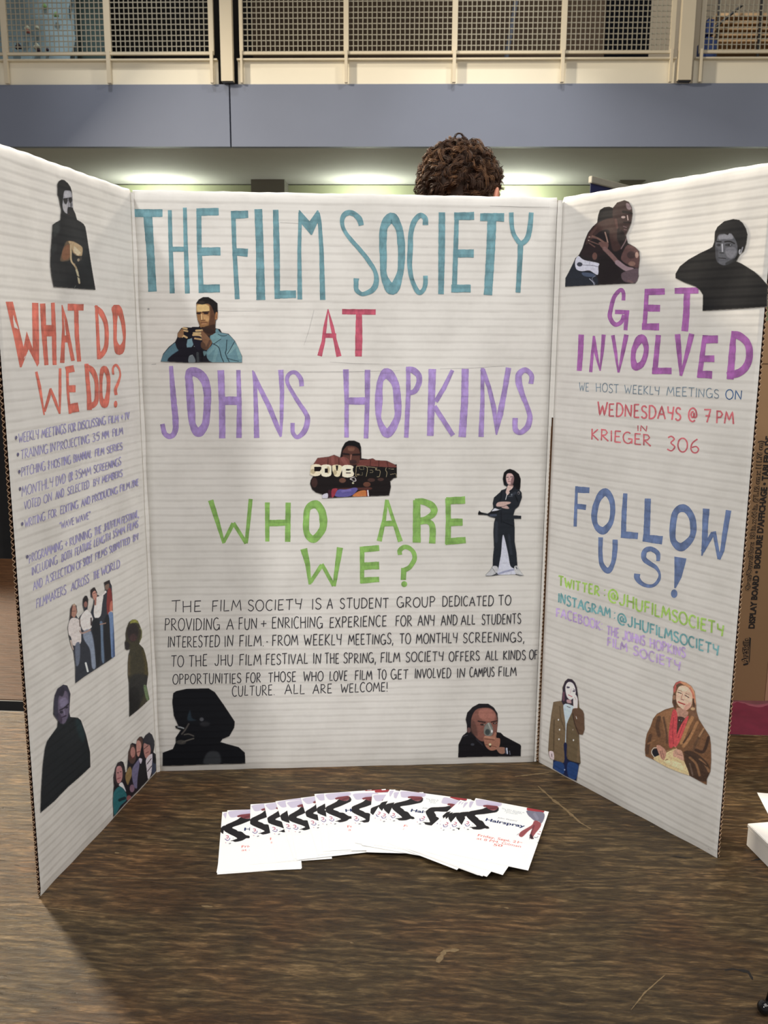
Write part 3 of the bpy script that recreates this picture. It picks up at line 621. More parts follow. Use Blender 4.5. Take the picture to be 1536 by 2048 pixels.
G = {  # hand-printed capitals in a unit box: (advance, strokes)
 'A': (.85, [[(0, 0), (.42, 1), (.85, 0)], [(.15, .36), (.72, .38)]]),
 'B': (.72, [[(.05, 0), (.08, 1)], [(.0, .98), (.45, .95), (.6, .75), (.4, .55), (.08, .5)], [(.1, .52), (.5, .48), (.68, .25), (.45, .03), (0, .0)]]),
 'C': (.72, [arc(.42, .5, .40, .52, 50, 310)]),
 'D': (.8, [[(.06, 0), (.08, 1)], [(0, .98)]+arc(.25, .5, .52, .5, 85, -85)+[(0, 0)]]),
 'E': (.62, [[(.08, 1), (.06, 0)], [(.05, .98), (.6, 1.0)], [(.06, .5), (.5, .53)], [(.05, .01), (.62, .03)]]),
 'F': (.6, [[(.08, 1), (.06, 0)], [(.03, .97), (.6, 1.0)], [(.06, .5), (.5, .53)]]),
 'G': (.82, [arc(.42, .5, .42, .52, 55, 330), [(.45, .42), (.82, .42), (.78, .0)]]),
 'H': (.78, [[(.05, 1), (.07, 0)], [(.72, 1), (.72, 0)], [(.06, .5), (.72, .54)]]),
 'I': (.12, [[(.06, 1), (.06, 0)]]),
 'J': (.6, [[(.5, 1), (.5, .25), (.38, .02), (.15, 0), (0, .2)]]),
 'K': (.7, [[(.06, 1), (.06, 0)], [(.62, 1), (.08, .48), (.7, 0)]]),
 'L': (.56, [[(.08, 1), (.04, .02), (.56, .04)]]),
 'M': (.95, [[(0, 0), (.14, 1), (.46, .3), (.8, 1), (.95, 0)]]),
 'N': (.8, [[(.04, 0), (.08, 1), (.70, .02), (.76, 1)]]),
 'O': (.84, [arc(.42, .5, .42, .5, 100, 460, 16)]),
 'P': (.66, [[(.08, 1), (.06, 0)], [(0, .97), (.45, .97), (.64, .75), (.45, .5), (.08, .46)]]),
 'R': (.74, [[(.08, 1), (.06, 0)], [(0, .97), (.45, .97), (.62, .75), (.42, .52), (.1, .48), (.74, 0)]]),
 'S': (.62, [[(.58, .86), (.42, .99), (.18, .97), (.06, .78), (.18, .58), (.45, .46), (.6, .26), (.48, .05), (.22, 0), (.02, .14)]]),
 'T': (.76, [[(0, .97), (.76, 1.0)], [(.4, .98), (.38, 0)]]),
 'U': (.76, [[(.04, 1), (.06, .3), (.2, .03), (.48, .0), (.66, .25), (.72, 1)]]),
 'V': (.76, [[(0, 1), (.36, 0), (.76, 1)]]),
 'W': (1.05, [[(0, 1), (.24, 0), (.52, .72), (.76, 0), (1.05, 1)]]),
 'X': (.7, [[(0, 1), (.7, 0)], [(.66, 1), (0, 0)]]),
 'Y': (.72, [[(.04, 1), (.1, .55), (.6, .5)], [(.7, 1), (.56, 0)]]),
 'Z': (.66, [[(.02, .98), (.62, 1), (.0, 0), (.66, .03)]]),
 '0': (.7, [arc(.35, .5, .35, .5, 90, 450, 16)]), '3': (.6, [[(.05, .9), (.3, 1), (.52, .82), (.28, .55), (.58, .3), (.35, .0), (.02, .1)]]),
 '5': (.6, [[(.56, 1), (.12, .98), (.1, .6), (.4, .62), (.58, .35), (.4, .03), (.02, .06)]]),
 '6': (.62, [[(.5, 1), (.15, .7), (.04, .3), (.2, .02), (.48, .02), (.62, .25), (.42, .45), (.1, .36)]]),
 '7': (.62, [[(.0, .97), (.6, 1), (.25, 0)], [(.12, .5), (.55, .52)]]),
 '+': (.55, [[(0, .5), (.55, .52)], [(.28, .8), (.27, .2)]]), '&': (.4, [[(.05, .85), (.3, .8), (.12, .55), (.35, .45), (.08, .2), (.3, .1)], [(.2, 1), (.2, -.05)]]),
 '.': (.12, [[(.04, .05), (.1, .0)]]), ',': (.14, [[(.1, .08), (.02, -.2)]]), '-': (.2, [[(0, .4), (.12, .4)]]),
 '!': (.12, [[(.06, 1), (.06, .3)], [(.06, .08), (.07, .0)]]), ':': (.14, [[(.05, .75), (.09, .68)], [(.05, .15), (.09, .08)]]),
 '"': (.3, [[(.05, 1.05), (.03, .8)], [(.22, 1.05), (.2, .8)]]),
 '@': (1.0, [arc(.47, .5, .2, .22, 60, 400, 12)+[(.66, .32), (.85, .3)]+arc(.47, .48, .5, .52, -10, 310, 18)]),
}
def write(ink, word, x0, y0, x1, y1, h, pw=1.9, gap=.22, slant=0.0):
    """hand-write a word between two baseline points (pixels), cap height h pixels (vertical strokes stay upright in the picture of the panel)"""
    adv = sum(G[c][0] for c in word)+gap*(len(word)-1); rnd = random.Random(len(word)*7+int(x0*3+y0)); u = 0
    for c in word:
        a, st = G[c]; jy = (rnd.random()-.5)*.07; js = 1+(rnd.random()-.5)*.1; sk = (rnd.random()-.5)*.05
        for S in st:
            pts = []
            for gx, gy in (smooth_pts([(p[0], p[1]) for p in S], 4) if len(S) > 5 and c in 'SCGODJUP035R6@&BM' and c != 'M' and c != 'R' else S):
                t = (u+gx)/adv; yy = gy*js+jy
                pts.append((x0+(x1-x0)*t+(slant+sk)*yy*h, y0+(y1-y0)*t-yy*h, pw*(1+.15*(rnd.random()-.5))))
            ink.ribbon(pts, False, .10, 4.0, .9)
        u += a+gap
# ------------------------------------------------------------ headings
TEAL = (112, 153, 157); CW = (222, 216, 206)
k = Ink(PC, TEAL, CW)
k.trace(256, 400, 6, "238,195,108 270,640,95 295,1100,100;52,158,96 415,158,92;502,122,48 512,540,50 530,1120,60;683,92,46 692,500,50 712,1122,60;492,592,62 718,590,58;850,130,60 855,560,58 880,1115,62;822,145,92 1088,138,90;835,620,100 1110,615,98;852,1065,95 1103,1060,98;1262,135,56 1278,600,52 1312,1190,58;1235,180,100 1443,172,88;1255,620,88 1438,632,96")
k.trace(440, 400, 6, "460,110,94 478,600,92 490,1200,108;668,118,66 680,600,76 688,1185,64;655,1135,96 912,1130,90;960,150,40 960,300,42 952,600,46 958,1192,58;1180,150,30 1195,250,44 1218,600,52 1232,1198,66;P945,125 955,120 1075,255 1168,122 1182,128 1200,250 1165,285 1105,418 1090,418 980,290 945,240")
k.trace(660, 400, 6, "~375,305,62 355,235,70 300,175,64 230,150,66 165,185,62 145,270,50 175,370,45 255,480,50 370,610,52 470,740,55 545,870,50 553,1000,66 500,1085,66 390,1128,50 320,1080,56 313,1000,58 316,940,66;o735,215,130 820,320,88 852,500,90 858,700,85 835,900,80 750,1070,140 650,920,80 640,700,85 635,500,90 650,320,95 735,215,130;~1145,300,68 1140,220,62 1080,185,62 1010,260,66 970,400,60 962,600,66 955,780,60 985,960,52 1060,1105,60 1120,1080,52 1145,1000,56 1145,908,56;1343,148,78 1340,600,80 1332,1130,66")
k.trace(850, 400, 6, "382,150,50 372,500,58 350,1100,60;350,195,92 590,190,95;340,640,96 585,642,98;315,1062,96 547,1062,92;802,240,108 785,650,104 755,1140,100;662,205,94 948,208,102;~1033,150,56 1042,320,52 1075,430,52 1150,520,60 1225,460,64 1258,330,62 1275,150,56;1145,540,66 1140,700,62 1115,1110,58")
k.build('teal marker heading reading THE FILM SOCIETY', None, pC)
k = Ink(PC, (200, 90, 108), CW); k.trace(500, 610, 6, "936,50,10 900,270,42 880,440,44 835,612,58;936,50,10 985,260,42 1020,420,42 1068,618,64;870,368,56 1035,368,54;1308,100,72 1306,400,86 1302,618,80;1105,80,64 1508,85,66")
k.build('crimson marker heading reading AT', None, pC)
k = Ink(PC, (173, 144, 196), CW)
k.trace(310, 720, 6, "~193,72,46 205,250,58 225,500,70 248,750,74 235,870,66 180,918,64 115,880,60 88,768,56;o440,140,110 560,190,110 625,350,95 625,600,85 600,780,90 520,870,110 455,780,80 435,600,95 415,300,95 405,200,90 440,140,110;790,122,82 805,500,76 808,940,76;1000,120,52 1012,500,56 1008,935,66;815,490,102 1030,488,102;1172,125,16 1200,280,46 1212,600,56 1220,935,66;1180,140,26 1235,290,54 1370,560,62 1480,830,56 1505,925,12")
k.trace(500, 610, 6, "370,778,64 385,1050,52 378,1350,45 372,1580,20;~620,975,56 610,890,56 560,820,50 505,808,46 455,850,48 448,930,46 510,1050,48 590,1180,52 670,1300,56 690,1380,64 655,1510,66 570,1585,50 515,1530,50 512,1415,52")
k.trace(670, 720, 6, "130,112,70 140,500,52 138,930,54;390,118,68 388,500,58 372,940,56;135,492,84 390,492,90;o625,160,130 720,280,90 750,500,92 745,700,80 630,880,110 530,720,60 525,500,95 535,300,75 560,220,80 625,160,130;878,80,50 880,400,56 870,600,58 855,932,54;~850,110,50 930,120,78 1000,180,72 1008,270,68 960,370,64 890,395,56")
k.trace(850, 720, 6, "88,108,90 78,450,84 62,910,80;330,122,44 230,330,56 128,500,56;110,555,60 230,740,58 335,905,58;482,105,84 475,500,86 445,925,90;688,95,40 690,500,52 672,922,64;690,110,60 770,330,50 830,590,60 855,895,14;1003,92,66 950,400,62 900,650,76 857,898,14;~1270,285,60 1275,180,58 1200,120,64 1130,170,76 1125,270,80 1170,420,62 1225,560,56 1258,680,64 1230,800,72 1145,870,60 1085,830,66 1082,695,64")
k.build('lilac marker heading reading JOHNS HOPKINS', None, pC)
k = Ink(PC, (134, 174, 88), (208, 203, 194))
k.trace(400, 980, 6, "128,122,64 200,350,56 285,640,34;285,625,40 400,400,50;400,395,44 555,640,44;608,108,50 580,400,46 555,640,40;808,148,58 808,618,50;1058,150,62 1052,622,66;820,398,78 1050,392,74")
k.trace(600, 980, 6, "o180,170,100 250,230,90 280,350,95 265,480,85 160,590,90 80,510,75 75,350,75 95,220,75 180,170,100;45,705,84 90,880,60 120,1135,34;125,1110,46 262,900,50;262,890,44 405,1150,46;480,690,74 445,920,56 410,1155,40;745,680,56 745,1120,50;722,715,72 950,695,72;745,912,88 950,905,92;728,1085,76 950,1072,64;~1200,778,52 1200,720,56 1270,682,54 1350,730,52 1375,820,56 1320,920,56 1245,965,60;1245,935,64 1240,1078,64;c1250,1128,36")
k.trace(740, 980, 6, "200,115,36 170,350,46 110,612,62;205,120,36 280,360,42 365,618,60;150,405,66 290,398,66;560,120,86 560,630,96;~540,135,66 640,140,76 745,190,84 765,270,80 680,340,64 590,360,60;~600,390,50 700,380,64 750,450,74 745,640,76;935,100,64 940,370,62 935,650,70;915,130,86 1142,120,88;960,388,92 1112,385,86;905,620,80 1148,600,76")
k.build('green marker heading reading WHO ARE WE?', None, pC)
k = Ink(PL, (212, 112, 92), (214, 210, 202))
k.trace(0, 590, 6, "P65,80 150,80 275,625 313,435 385,640 385,92 460,95 468,500 465,820 442,860 335,650 255,868 235,868 160,500;510,102,64 525,400,62 558,842,54;630,92,46 650,500,54 660,840,50;525,430,140 650,430,130;743,120,10 760,400,32 757,600,44 750,815,52;743,120,12 790,300,36 820,500,46 875,790,44;750,530,80 840,525,90;918,160,52 925,500,54 948,798,50;815,145,82 1002,148,76;1150,125,34 1158,300,38 1170,560,38 1185,770,46;~1135,130,26 1200,200,66 1262,330,56 1275,500,52 1255,650,56 1190,740,66;o1395,165,110 1450,240,60 1485,400,45 1490,560,36 1435,665,110 1385,560,50 1382,400,46 1382,250,60 1395,165,110;428,920,30 470,1100,38 528,1440,16;530,1400,30 605,1140,40;600,1120,28 655,1260,40 712,1425,20;725,880,30 722,1150,36 712,1425,20;808,870,32 815,1150,30 840,1425,32;790,900,76 886,880,84;815,1125,86 905,1125,84;828,1365,110 942,1345,112;1035,825,48 1045,1000,50 1062,1200,52 1070,1380,60;~1020,840,40 1100,900,66 1150,1010,52 1160,1150,50 1145,1290,60 1060,1340,80;o1245,880,66 1290,960,48 1300,1100,42 1285,1240,56 1255,1310,90 1215,1240,50 1210,1100,36 1215,950,44 1245,880,66;~1355,955,24 1350,880,26 1385,840,30 1425,880,24 1440,960,22 1410,1060,34 1382,1130,36 1390,1200,34;c1385,1310,20,42")
k.build('orange-red marker heading reading WHAT DO WE DO?', None, pL)
k = Ink(PR, (172, 102, 166), (218, 212, 202))
k.trace(1140, 560, 6, "~640,245,46 640,160,46 605,118,46 530,200,50 490,340,52 480,450,54 545,535,54 620,500,50 650,420,50;540,382,52 712,388,50;685,370,56 668,603,46;925,110,52 905,400,52 890,590,56;900,145,78 1138,138,76;890,335,80 1080,340,84;862,560,74 1070,562,88;1410,110,76 1400,400,78 1378,615,80;1258,130,72 1545,125,74;135,655,64 125,850,64 108,1090,60;285,670,24 265,900,38 248,1105,40;285,675,30 310,870,44 362,1085,14;405,655,50 390,850,42 362,1090,16;518,662,44 550,860,40 580,1110,18;680,655,56 640,850,48 585,1110,20;o850,700,100 905,760,70 915,870,60 870,1000,70 790,1040,90 760,940,60 775,820,66 850,700,100;1062,660,64 1045,850,62 1020,1125,64;990,1090,78 1218,1090,76;1293,650,66 1310,880,56 1328,1148,30;1460,645,66 1410,850,56 1330,1150,26")
k.trace(1340, 560, 7.837, "545,865,70 510,1150,80 460,1530,80;520,930,128 755,930,120;480,1235,100 700,1232,106;430,1475,110 665,1485,120;1005,800,70 985,1100,105 945,1555,110;~970,850,90 1080,870,120 1210,980,110 1250,1150,110 1210,1330,110 1090,1450,120 900,1500,110")
k.build('purple marker heading reading GET INVOLVED', None, pR)
k = Ink(PR, (106, 124, 160), (212, 207, 197))
k.trace(1130, 960, 7.68, "180,95,40 170,400,48 158,715,50;155,145,100 380,158,90;165,400,80 325,420,84;o605,185,120 700,270,90 735,450,80 700,660,80 580,780,120 470,690,80 450,520,95 500,320,90 605,185,120;928,205,66 912,500,78 898,880,78;862,835,110 1120,860,100;1272,285,92 1262,560,95 1250,940,100;1195,890,110 1500,925,130;~548,880,72 545,1100,66 565,1290,72 655,1395,90 730,1290,66 765,1100,78 772,915,78;~1435,1245,52 1430,1130,72 1330,1060,76 1230,1090,80 1215,1200,80 1290,1270,76 1400,1340,60 1458,1440,36 1440,1540,50 1360,1620,50 1250,1620,56 1160,1570,70 1110,1500,90 1112,1440,100")
k.trace(1290, 960, 7.68, "o590,430,120 700,520,100 745,680,100 720,880,90 560,1030,130 440,930,90 430,720,100 470,500,100 590,430,120;945,440,104 925,700,88 915,950,90 870,1165,20;880,1100,60 1045,810,66;1060,790,60 1100,1000,56 1140,1215,50;1285,465,84 1230,800,80 1190,1080,66 1140,1220,40;P455,1175 635,1205 625,1260 560,1500 475,1660 450,1660 455,1400;c450,1745,50,66")
k.build('blue marker heading reading FOLLOW US!', None, pR)
# ------------------------------------------------------------ running text: 'WORD:x0-x1 ...' on a straight baseline given in crop pixels
def line(P, crop, base, hgt, words, col, white, label, pw=1.9, mat=None, slant=.02, ink=None, gap=.22, alpha=1.0):
    ox, oy, sc = crop; (bx0, by0, bx1, by1), (h0, h1) = base, hgt
    k = ink or Ink(P, col, white, alpha); 
    f = lambda x: by0+(by1-by0)*(x-bx0)/(bx1-bx0); g = lambda x: h0+(h1-h0)*(x-bx0)/(bx1-bx0)
    for t in words.split():
        wd, r = t.rsplit('|', 1); a, b = [float(q) for q in r.split('-')]; b -= .10*min(h0, b-a); m = (a+b)/2
        write(k, wd, ox+a/sc, oy+f(a)/sc, ox+b/sc, oy+f(b)/sc, g(m)/sc, pw, gap, slant)
    if label: k.build(label, mat or M_PEN, {PL: pL, PC: pC, PR: pR}[P])
    return k
BLK = (44, 42, 46); LW = (196, 190, 180); cr = (300, 860, 1.8732)
for base, h, wd, lab in (
 ((80, 683, 1355, 655), (42, 36), 'THE|80-195 FILM|232-345 SOCIETY|367-572 IS|607-645 A|663-686 STUDENT|712-898 GROUP|925-1072 DEDICATED|1095-1290 TO|1305-1355', 'black pen line THE FILM SOCIETY IS A STUDENT GROUP DEDICATED TO'),
 ((55, 752, 1393, 724), (44, 36), 'PROVIDING|55-265 A|287-315 FUN|332-405 +|415-438 ENRICHING|457-650 EXPERIENCE|673-890 FOR|920-985 ANY|1003-1070 AND|1090-1155 ALL|1165-1222 STUDENTS|1242-1393', 'black pen line PROVIDING A FUN + ENRICHING EXPERIENCE FOR ANY AND ALL STUDENTS'),
 ((67, 815, 1405, 792), (42, 36), 'INTERESTED|67-265 IN|280-315 FILM.|335-430 -|436-446 FROM|458-558 WEEKLY|578-722 MEETINGS,|743-915 TO|935-980 MONTHLY|997-1155 SCREENINGS,|1172-1405', 'black pen line INTERESTED IN FILM. FROM WEEKLY MEETINGS, TO MONTHLY SCREENINGS,'),
 ((78, 887, 1455, 857), (42, 34), 'TO|78-130 THE|145-218 JHU|243-315 FILM|335-420 FESTIVAL|434-595 IN|612-643 THE|655-712 SPRING,|725-850 FILM|864-940 SOCIETY|958-1103 OFFERS|1120-1238 ALL|1257-1308 KINDS|1323-1410 OF|1420-1455', 'black pen line TO THE JHU FILM FESTIVAL IN THE SPRING, FILM SOCIETY OFFERS ALL KINDS OF'),
 ((85, 954, 1375, 920), (38, 34), 'OPPORTUNITIES|85-345 FOR|360-418 THOSE|443-550 WHO|575-652 LOVE|673-742 FILM|768-835 TO|852-888 GET|903-970 INVOLVED|992-1130 IN|1150-1182 CAMPUS|1197-1293 FILM|1305-1375', 'black pen line OPPORTUNITIES FOR THOSE WHO LOVE FILM TO GET INVOLVED IN CAMPUS FILM'),
 ((308, 997, 893, 978), (38, 32), 'CULTURE.|308-470 ALL|505-583 ARE|610-685 WELCOME!|715-893', 'black pen line CULTURE. ALL ARE WELCOME!')):
    line(PC, cr, base, h, wd, BLK, LW, lab, 1.7)
VIO = (146, 138, 170); VW = (206, 200, 190); cr = (0, 600, 3.2)
for bul, base, h, wd, lab in (
 ((100, 880), (120, 915, 825, 762), (62, 44), 'WEEKLY|120-255 MEETINGS|268-425 FOR|435-490 DISCUSSING|500-682 FILM|695-762 +|772-786 TV|793-825', 'WEEKLY MEETINGS FOR DISCUSSING FILM + TV'),
 ((113, 988), (133, 1020, 790, 858), (62, 46), 'TRAINING|133-312 IN|322-355 PROJECTING|362-580 35|592-640 MM|652-700 FILM|720-790', 'TRAINING IN PROJECTING 35 MM FILM'),
 ((122, 1098), (138, 1130, 787, 953), (60, 42), 'PITCHING|138-295 &|304-320 HOSTING|328-455 BIANNIAL|468-595 FILM|610-670 SERIES|682-787', 'PITCHING AND HOSTING BIANNIAL FILM SERIES'),
 ((128, 1208), (142, 1258, 778, 1052), (68, 44), 'MONTHLY|142-345 DVD|357-425 OR|440-466 35MM|478-590 SCREENINGS|603-778', 'MONTHLY DVD OR 35MM SCREENINGS'),
 (None, (158, 1345, 785, 1125), (56, 40), 'VOTED|158-262 ON|277-335 AND|355-415 SELECTED|433-575 BY|598-640 MEMBERS|655-785', 'VOTED ON AND SELECTED BY MEMBERS'),
 ((140, 1432), (160, 1458, 890, 1182), (54, 42), 'WRITING|160-293 FOR|308-365 EDITING|385-505 AND|520-580 PRODUCING|588-755 FILM|765-835 ZINE|840-890', 'WRITING FOR EDITING AND PRODUCING FILM ZINE'),
 (None, (385, 1468, 575, 1397), (46, 42), '"WAVE|380-480 WAVE"|488-580', 'WAVE WAVE in quotation marks'),
 ((170, 1642), (185, 1685, 890, 1385), (58, 44), 'PROGRAMMING|185-405 +|414-434 RUNNING|445-590 THE|600-650 JHU|660-712 FILM|715-775 FESTIVAL,|780-890', 'PROGRAMMING + RUNNING THE JHU FILM FESTIVAL'),
 (None, (203, 1765, 885, 1448), (56, 42), 'INCLUDING|203-375 BOTH|395-462 FEATURE|478-590 LENGTH|600-710 35MM|722-805 FILMS|815-885', 'INCLUDING BOTH FEATURE LENGTH 35MM FILMS'),
 (None, (213, 1860, 882, 1530), (56, 40), 'AND|213-278 A|295-318 SELECTION|325-478 OF|485-525 SHORT|530-595 FILMS|610-690 SUBMITTED|700-835 BY|850-882', 'AND A SELECTION OF SHORT FILMS SUBMITTED BY'),
 (None, (232, 1975, 772, 1705), (60, 48), 'FILMMAKERS|232-430 ACROSS|455-572 THE|595-640 WORLD|650-772', 'FILMMAKERS ACROSS THE WORLD')):
    k = line(PL, cr, base, h, wd, VIO, VW, None, 1.55, gap=.16, slant=.0)
    if bul: k.dot(bul[0]/3.2, 600+bul[1]/3.2, 2.3, 3.6, .45)
    k.build('thin violet pen line '+lab, M_PEN, pL)
cr = (1070, 320, 3.2)
line(PR, cr, (282, 1478, 1183, 1524), (54, 56), 'WE|282-350 HOST|390-540 WEEKLY|575-803 MEETINGS|843-1183', (104, 124, 136), VW, 'thin grey-teal pen line WE HOST WEEKLY MEETINGS', 1.3)
line(PR, cr, (1220, 1530, 1330, 1534), (60, 60), 'ON|1220-1330', (62, 92, 128), VW, 'darker blue pen word ON', 2.0)
line(PR, cr, (400, 1632, 1280, 1690), (82, 80), 'WEDNESDAYS|400-942 @|985-1040 7|1083-1130 PM|1160-1280', (204, 104, 108), VW, 'red marker line WEDNESDAYS @ 7 PM', 3.3, M_INK)
line(PR, cr, (655, 1734, 720, 1737), (36, 36), 'IN|655-720', (204, 104, 108), VW, 'small red marker word IN', 2.2, M_INK)
line(PR, cr, (360, 1788, 748, 1832), (72, 72), 'KRIEGER|360-748', (204, 104, 108), VW, 'red marker word KRIEGER', 2.8, M_INK)
line(PR, cr, (845, 1862, 1055, 1876), (90, 90), '306|845-1055', (204, 104, 108), VW, 'red marker number 306', 3.0, M_INK)
cr = (1070, 950, 2.528); SW = (200, 194, 184)
k = Ink(PR, (158, 190, 92), SW)
line(PR, cr, (118, 558, 330, 612), (46, 50), 'TWITTER|118-330', 0, 0, None, 3.4, ink=k); line(PR, cr, (345, 612, 360, 616), (45, 45), ':|345-358', 0, 0, None, 3.0, ink=k)
line(PR, cr, (372, 638, 960, 818), (58, 60), '@JHUFILMSOCIETY|372-958', 0, 0, None, 3.6, ink=k, gap=.2); k.build('lime marker line TWITTER: @JHUFILMSOCIETY', M_INK, pR)
k = Ink(PR, (112, 160, 158), SW)
line(PR, cr, (118, 645, 385, 724), (46, 50), 'INSTAGRAM|118-385', 0, 0, None, 3.2, ink=k); line(PR, cr, (398, 726, 410, 730), (42, 42), ':|398-410', 0, 0, None, 3.0, ink=k)
line(PR, cr, (422, 748, 935, 916), (50, 54), '@JHUFILMSOCIETY|422-933', 0, 0, None, 3.2, ink=k, gap=.2); k.build('pale teal marker line INSTAGRAM: @JHUFILMSOCIETY', M_INK, pR)
k = Ink(PR, (190, 162, 206), SW)
line(PR, cr, (108, 715, 335, 784), (44, 46), 'FACEBOOK:|108-345', 0, 0, None, 3.0, ink=k)
line(PR, cr, (365, 806, 765, 924), (46, 48), 'THE|365-430 JOHNS|445-560 HOPKINS|582-765', 0, 0, None, 3.0, ink=k)
line(PR, cr, (368, 860, 738, 990), (42, 46), 'FILM|368-470 SOCIETY|498-738', 0, 0, None, 3.0, ink=k); k.build('lavender marker lines FACEBOOK: THE JOHNS HOPKINS FILM SOCIETY', M_INK, pR)
# faint pencil guide lines
k = Ink(PC, (176, 170, 162), CW, 1.0)
for pts in ((600, 744, 800, 741), (880, 738, 1010, 732), (400, 620, 520, 622), (660, 724, 760, 728), (560, 445, 640, 447), (980, 412, 1100, 414)):
    k.ribbon([(pts[0], pts[1], .5), ((pts[0]+pts[2])/2, (pts[1]+pts[3])/2+1, .8), (pts[2], pts[3], .4)])
k.ribbon([(628, 620, .8), (618, 660, .6), (608, 690, .5)]); k.dot(297, 618, 2.2, 2.0); k.ribbon([(303, 729, .9), (312, 728, 1.4)])
o = k.build('faint pencil guide marks', M_PEN, pC); o.name = 'pencil_marks'; o['kind'] = 'stuff'
# ------------------------------------------------------------ printed pictures: a fine mesh whose vertices carry the print's colours
def seg_dist(X, P, closed=True):
    P = np.array(P, float); A = P if closed else P[:-1]; B = np.roll(P, -1, 0) if closed else P[1:]
    d = B-A; L = (d**2).sum(1)+1e-12; best = np.full(len(X), 1e9); 
    for a, dd, l in zip(A, d, L):
        t = np.clip(((X-a)@dd)/l, 0, 1); q = X-(a+t[:, None]*dd); best = np.minimum(best, (q**2).sum(1))
    return np.sqrt(best)
def inside(X, P):
    P = np.array(P, float); r = np.zeros(len(X), bool); n = len(P)
    for i in range(n):
        a, b = P[i], P[(i+1) % n]
        if a[1] == b[1]: continue
        c = ((a[1] > X[:, 1]) != (b[1] > X[:, 1])) & (X[:, 0] < (b[0]-a[0])*(X[:, 1]-a[1])/(b[1]-a[1])+a[0]); r ^= c
    return r
def vnoise(X, cell, seed):
    r = np.random.RandomState(seed); T = r.rand(64, 64); U = X/cell; i = np.floor(U).astype(int); f = U-i; f = f*f*(3-2*f)
    g = lambda dx, dy: T[(i[:, 0]+dx) % 64, (i[:, 1]+dy) % 64]
    return (g(0, 0)*(1-f[:, 0])+g(1, 0)*f[:, 0])*(1-f[:, 1])+(g(0, 1)*(1-f[:, 0])+g(1, 1)*f[:, 0])*f[:, 1]
def pp(s): return [[float(q) for q in w_.split(',')] for w_ in s.split()]
def paint(X, base, layers, grain=.07, seed=1):
    C = np.tile(np.array(base, float), (len(X), 1))
    for L in layers.strip().split('\n'):
        L = L.strip()
        if not L: continue
        hd, ps = L.split('|'); h_ = hd.split(); col = np.array([float(q) for q in h_[0].split(',')]); soft = float(h_[1]); op = float(h_[2]) if len(h_) > 2 else 1.0
        k = ps.strip()[0]; P = pp(ps.strip()[1:] if k in 'LEP' else ps)
        if k == 'E': P = [sum(P, [])]; P = [[P[0][0]+P[0][2]*math.cos(2*PI*i/20), P[0][1]+P[0][3]*math.sin(2*PI*i/20)] for i in range(20)]
        if k == 'L':
            wd = P[0][0]; P = [list(q) for q in smooth_pts(P[1:], 5)]
            lo = np.min(P, 0)-wd-soft; hi = np.max(P, 0)+wd+soft
        else:
            if k not in 'EP': P = [list(q) for q in smooth_pts(P, 4, True)]
            lo = np.min(P, 0)-soft; hi = np.max(P, 0)+soft
        m = np.where(((X >= lo) & (X <= hi)).all(1))[0]
        if not len(m): continue
        Y = X[m]
        if k == 'L': d = wd/2-seg_dist(Y, P, False)
        else: d = seg_dist(Y, P)*np.where(inside(Y, P), 1, -1)
        a = np.clip(d/max(soft, .5)+.5, 0, 1); a = (a*a*(3-2*a)*op)[:, None]
        C[m] = C[m]*(1-a)+col*a
    C = C.mean(1, keepdims=True)*.12+C*.88; g = 1+grain*(vnoise(X, 22, seed)-.5)+grain*1.3*(vnoise(X, 9, seed+1)-.5)
    return np.clip(C*g[:, None], 4, 255)
def raster(outline, step):
    P = np.array(outline, float); lo = P.min(0); hi = P.max(0); nx = int((hi[0]-lo[0])/step)+2; ny = int((hi[1]-lo[1])/step)+2
    gx, gy = np.meshgrid(np.arange(nx)*step+lo[0]-step/2, np.arange(ny)*step+lo[1]-step/2, indexing='ij'); V = np.stack([gx.ravel(), gy.ravel()], 1)
    ii, jj = np.meshgrid(np.arange(nx-1), np.arange(ny-1), indexing='ij'); a = (ii*ny+jj).ravel(); Q = np.stack([a, a+ny, a+ny+1, a+1], 1)
    Q = Q[inside(V[Q].mean(1), P)]
    used, inv = np.unique(Q, return_inverse=True); V = V[used]; Q = inv.reshape(-1, 4)
    cnt = np.bincount(Q.ravel(), minlength=len(V)); bd = np.where(cnt < 4)[0]
    A = P; B = np.roll(P, -1, 0); d = B-A; L = (d**2).sum(1)+1e-12
    for i in bd:
        t = np.clip(((V[i]-A)*d).sum(1)/L, 0, 1); C_ = A+t[:, None]*d; k = ((C_-V[i])**2).sum(1).argmin()
        if np.linalg.norm(C_[k]-V[i]) < step*1.3: V[i] = C_[k]
    return V, Q
def np_mesh(name, V, Q, cols, mat, parent):
    me = bpy.data.meshes.new(name); me.vertices.add(len(V)); me.vertices.foreach_set('co', np.asarray(V, np.float32).ravel())
    me.loops.add(Q.size); me.loops.foreach_set('vertex_index', Q.ravel().astype(np.int32)); me.polygons.add(len(Q)); me.polygons.foreach_set('loop_start', np.arange(0, Q.size, 4, dtype=np.int32))
    me.update(calc_edges=True); me.validate()
    a = me.color_attributes.new('ink', 'FLOAT_COLOR', 'POINT'); c = np.ones((len(V), 4), np.float32); c[:, :3] = cols; a.data.foreach_set('color', c.ravel())
    return link_mesh(name, me, mat, parent)
def plane_pts(P, XY, off):                                # vectorised Panel.px
    D = FW[None]+RT[None]*((XY[:, 0]-768)/F_PX)[:, None]-UP[None]*((XY[:, 1]-1024)/F_PX)[:, None]
    t = (float(P.o@P.n)-CAM@P.n)/(D@P.n); R = CAM+D*t[:, None]; a = (R-P.o)@P.d; z = R[:, 2]
    return np.array([P.pt(float(u), float(v), off) for u, v in zip(a, z)])
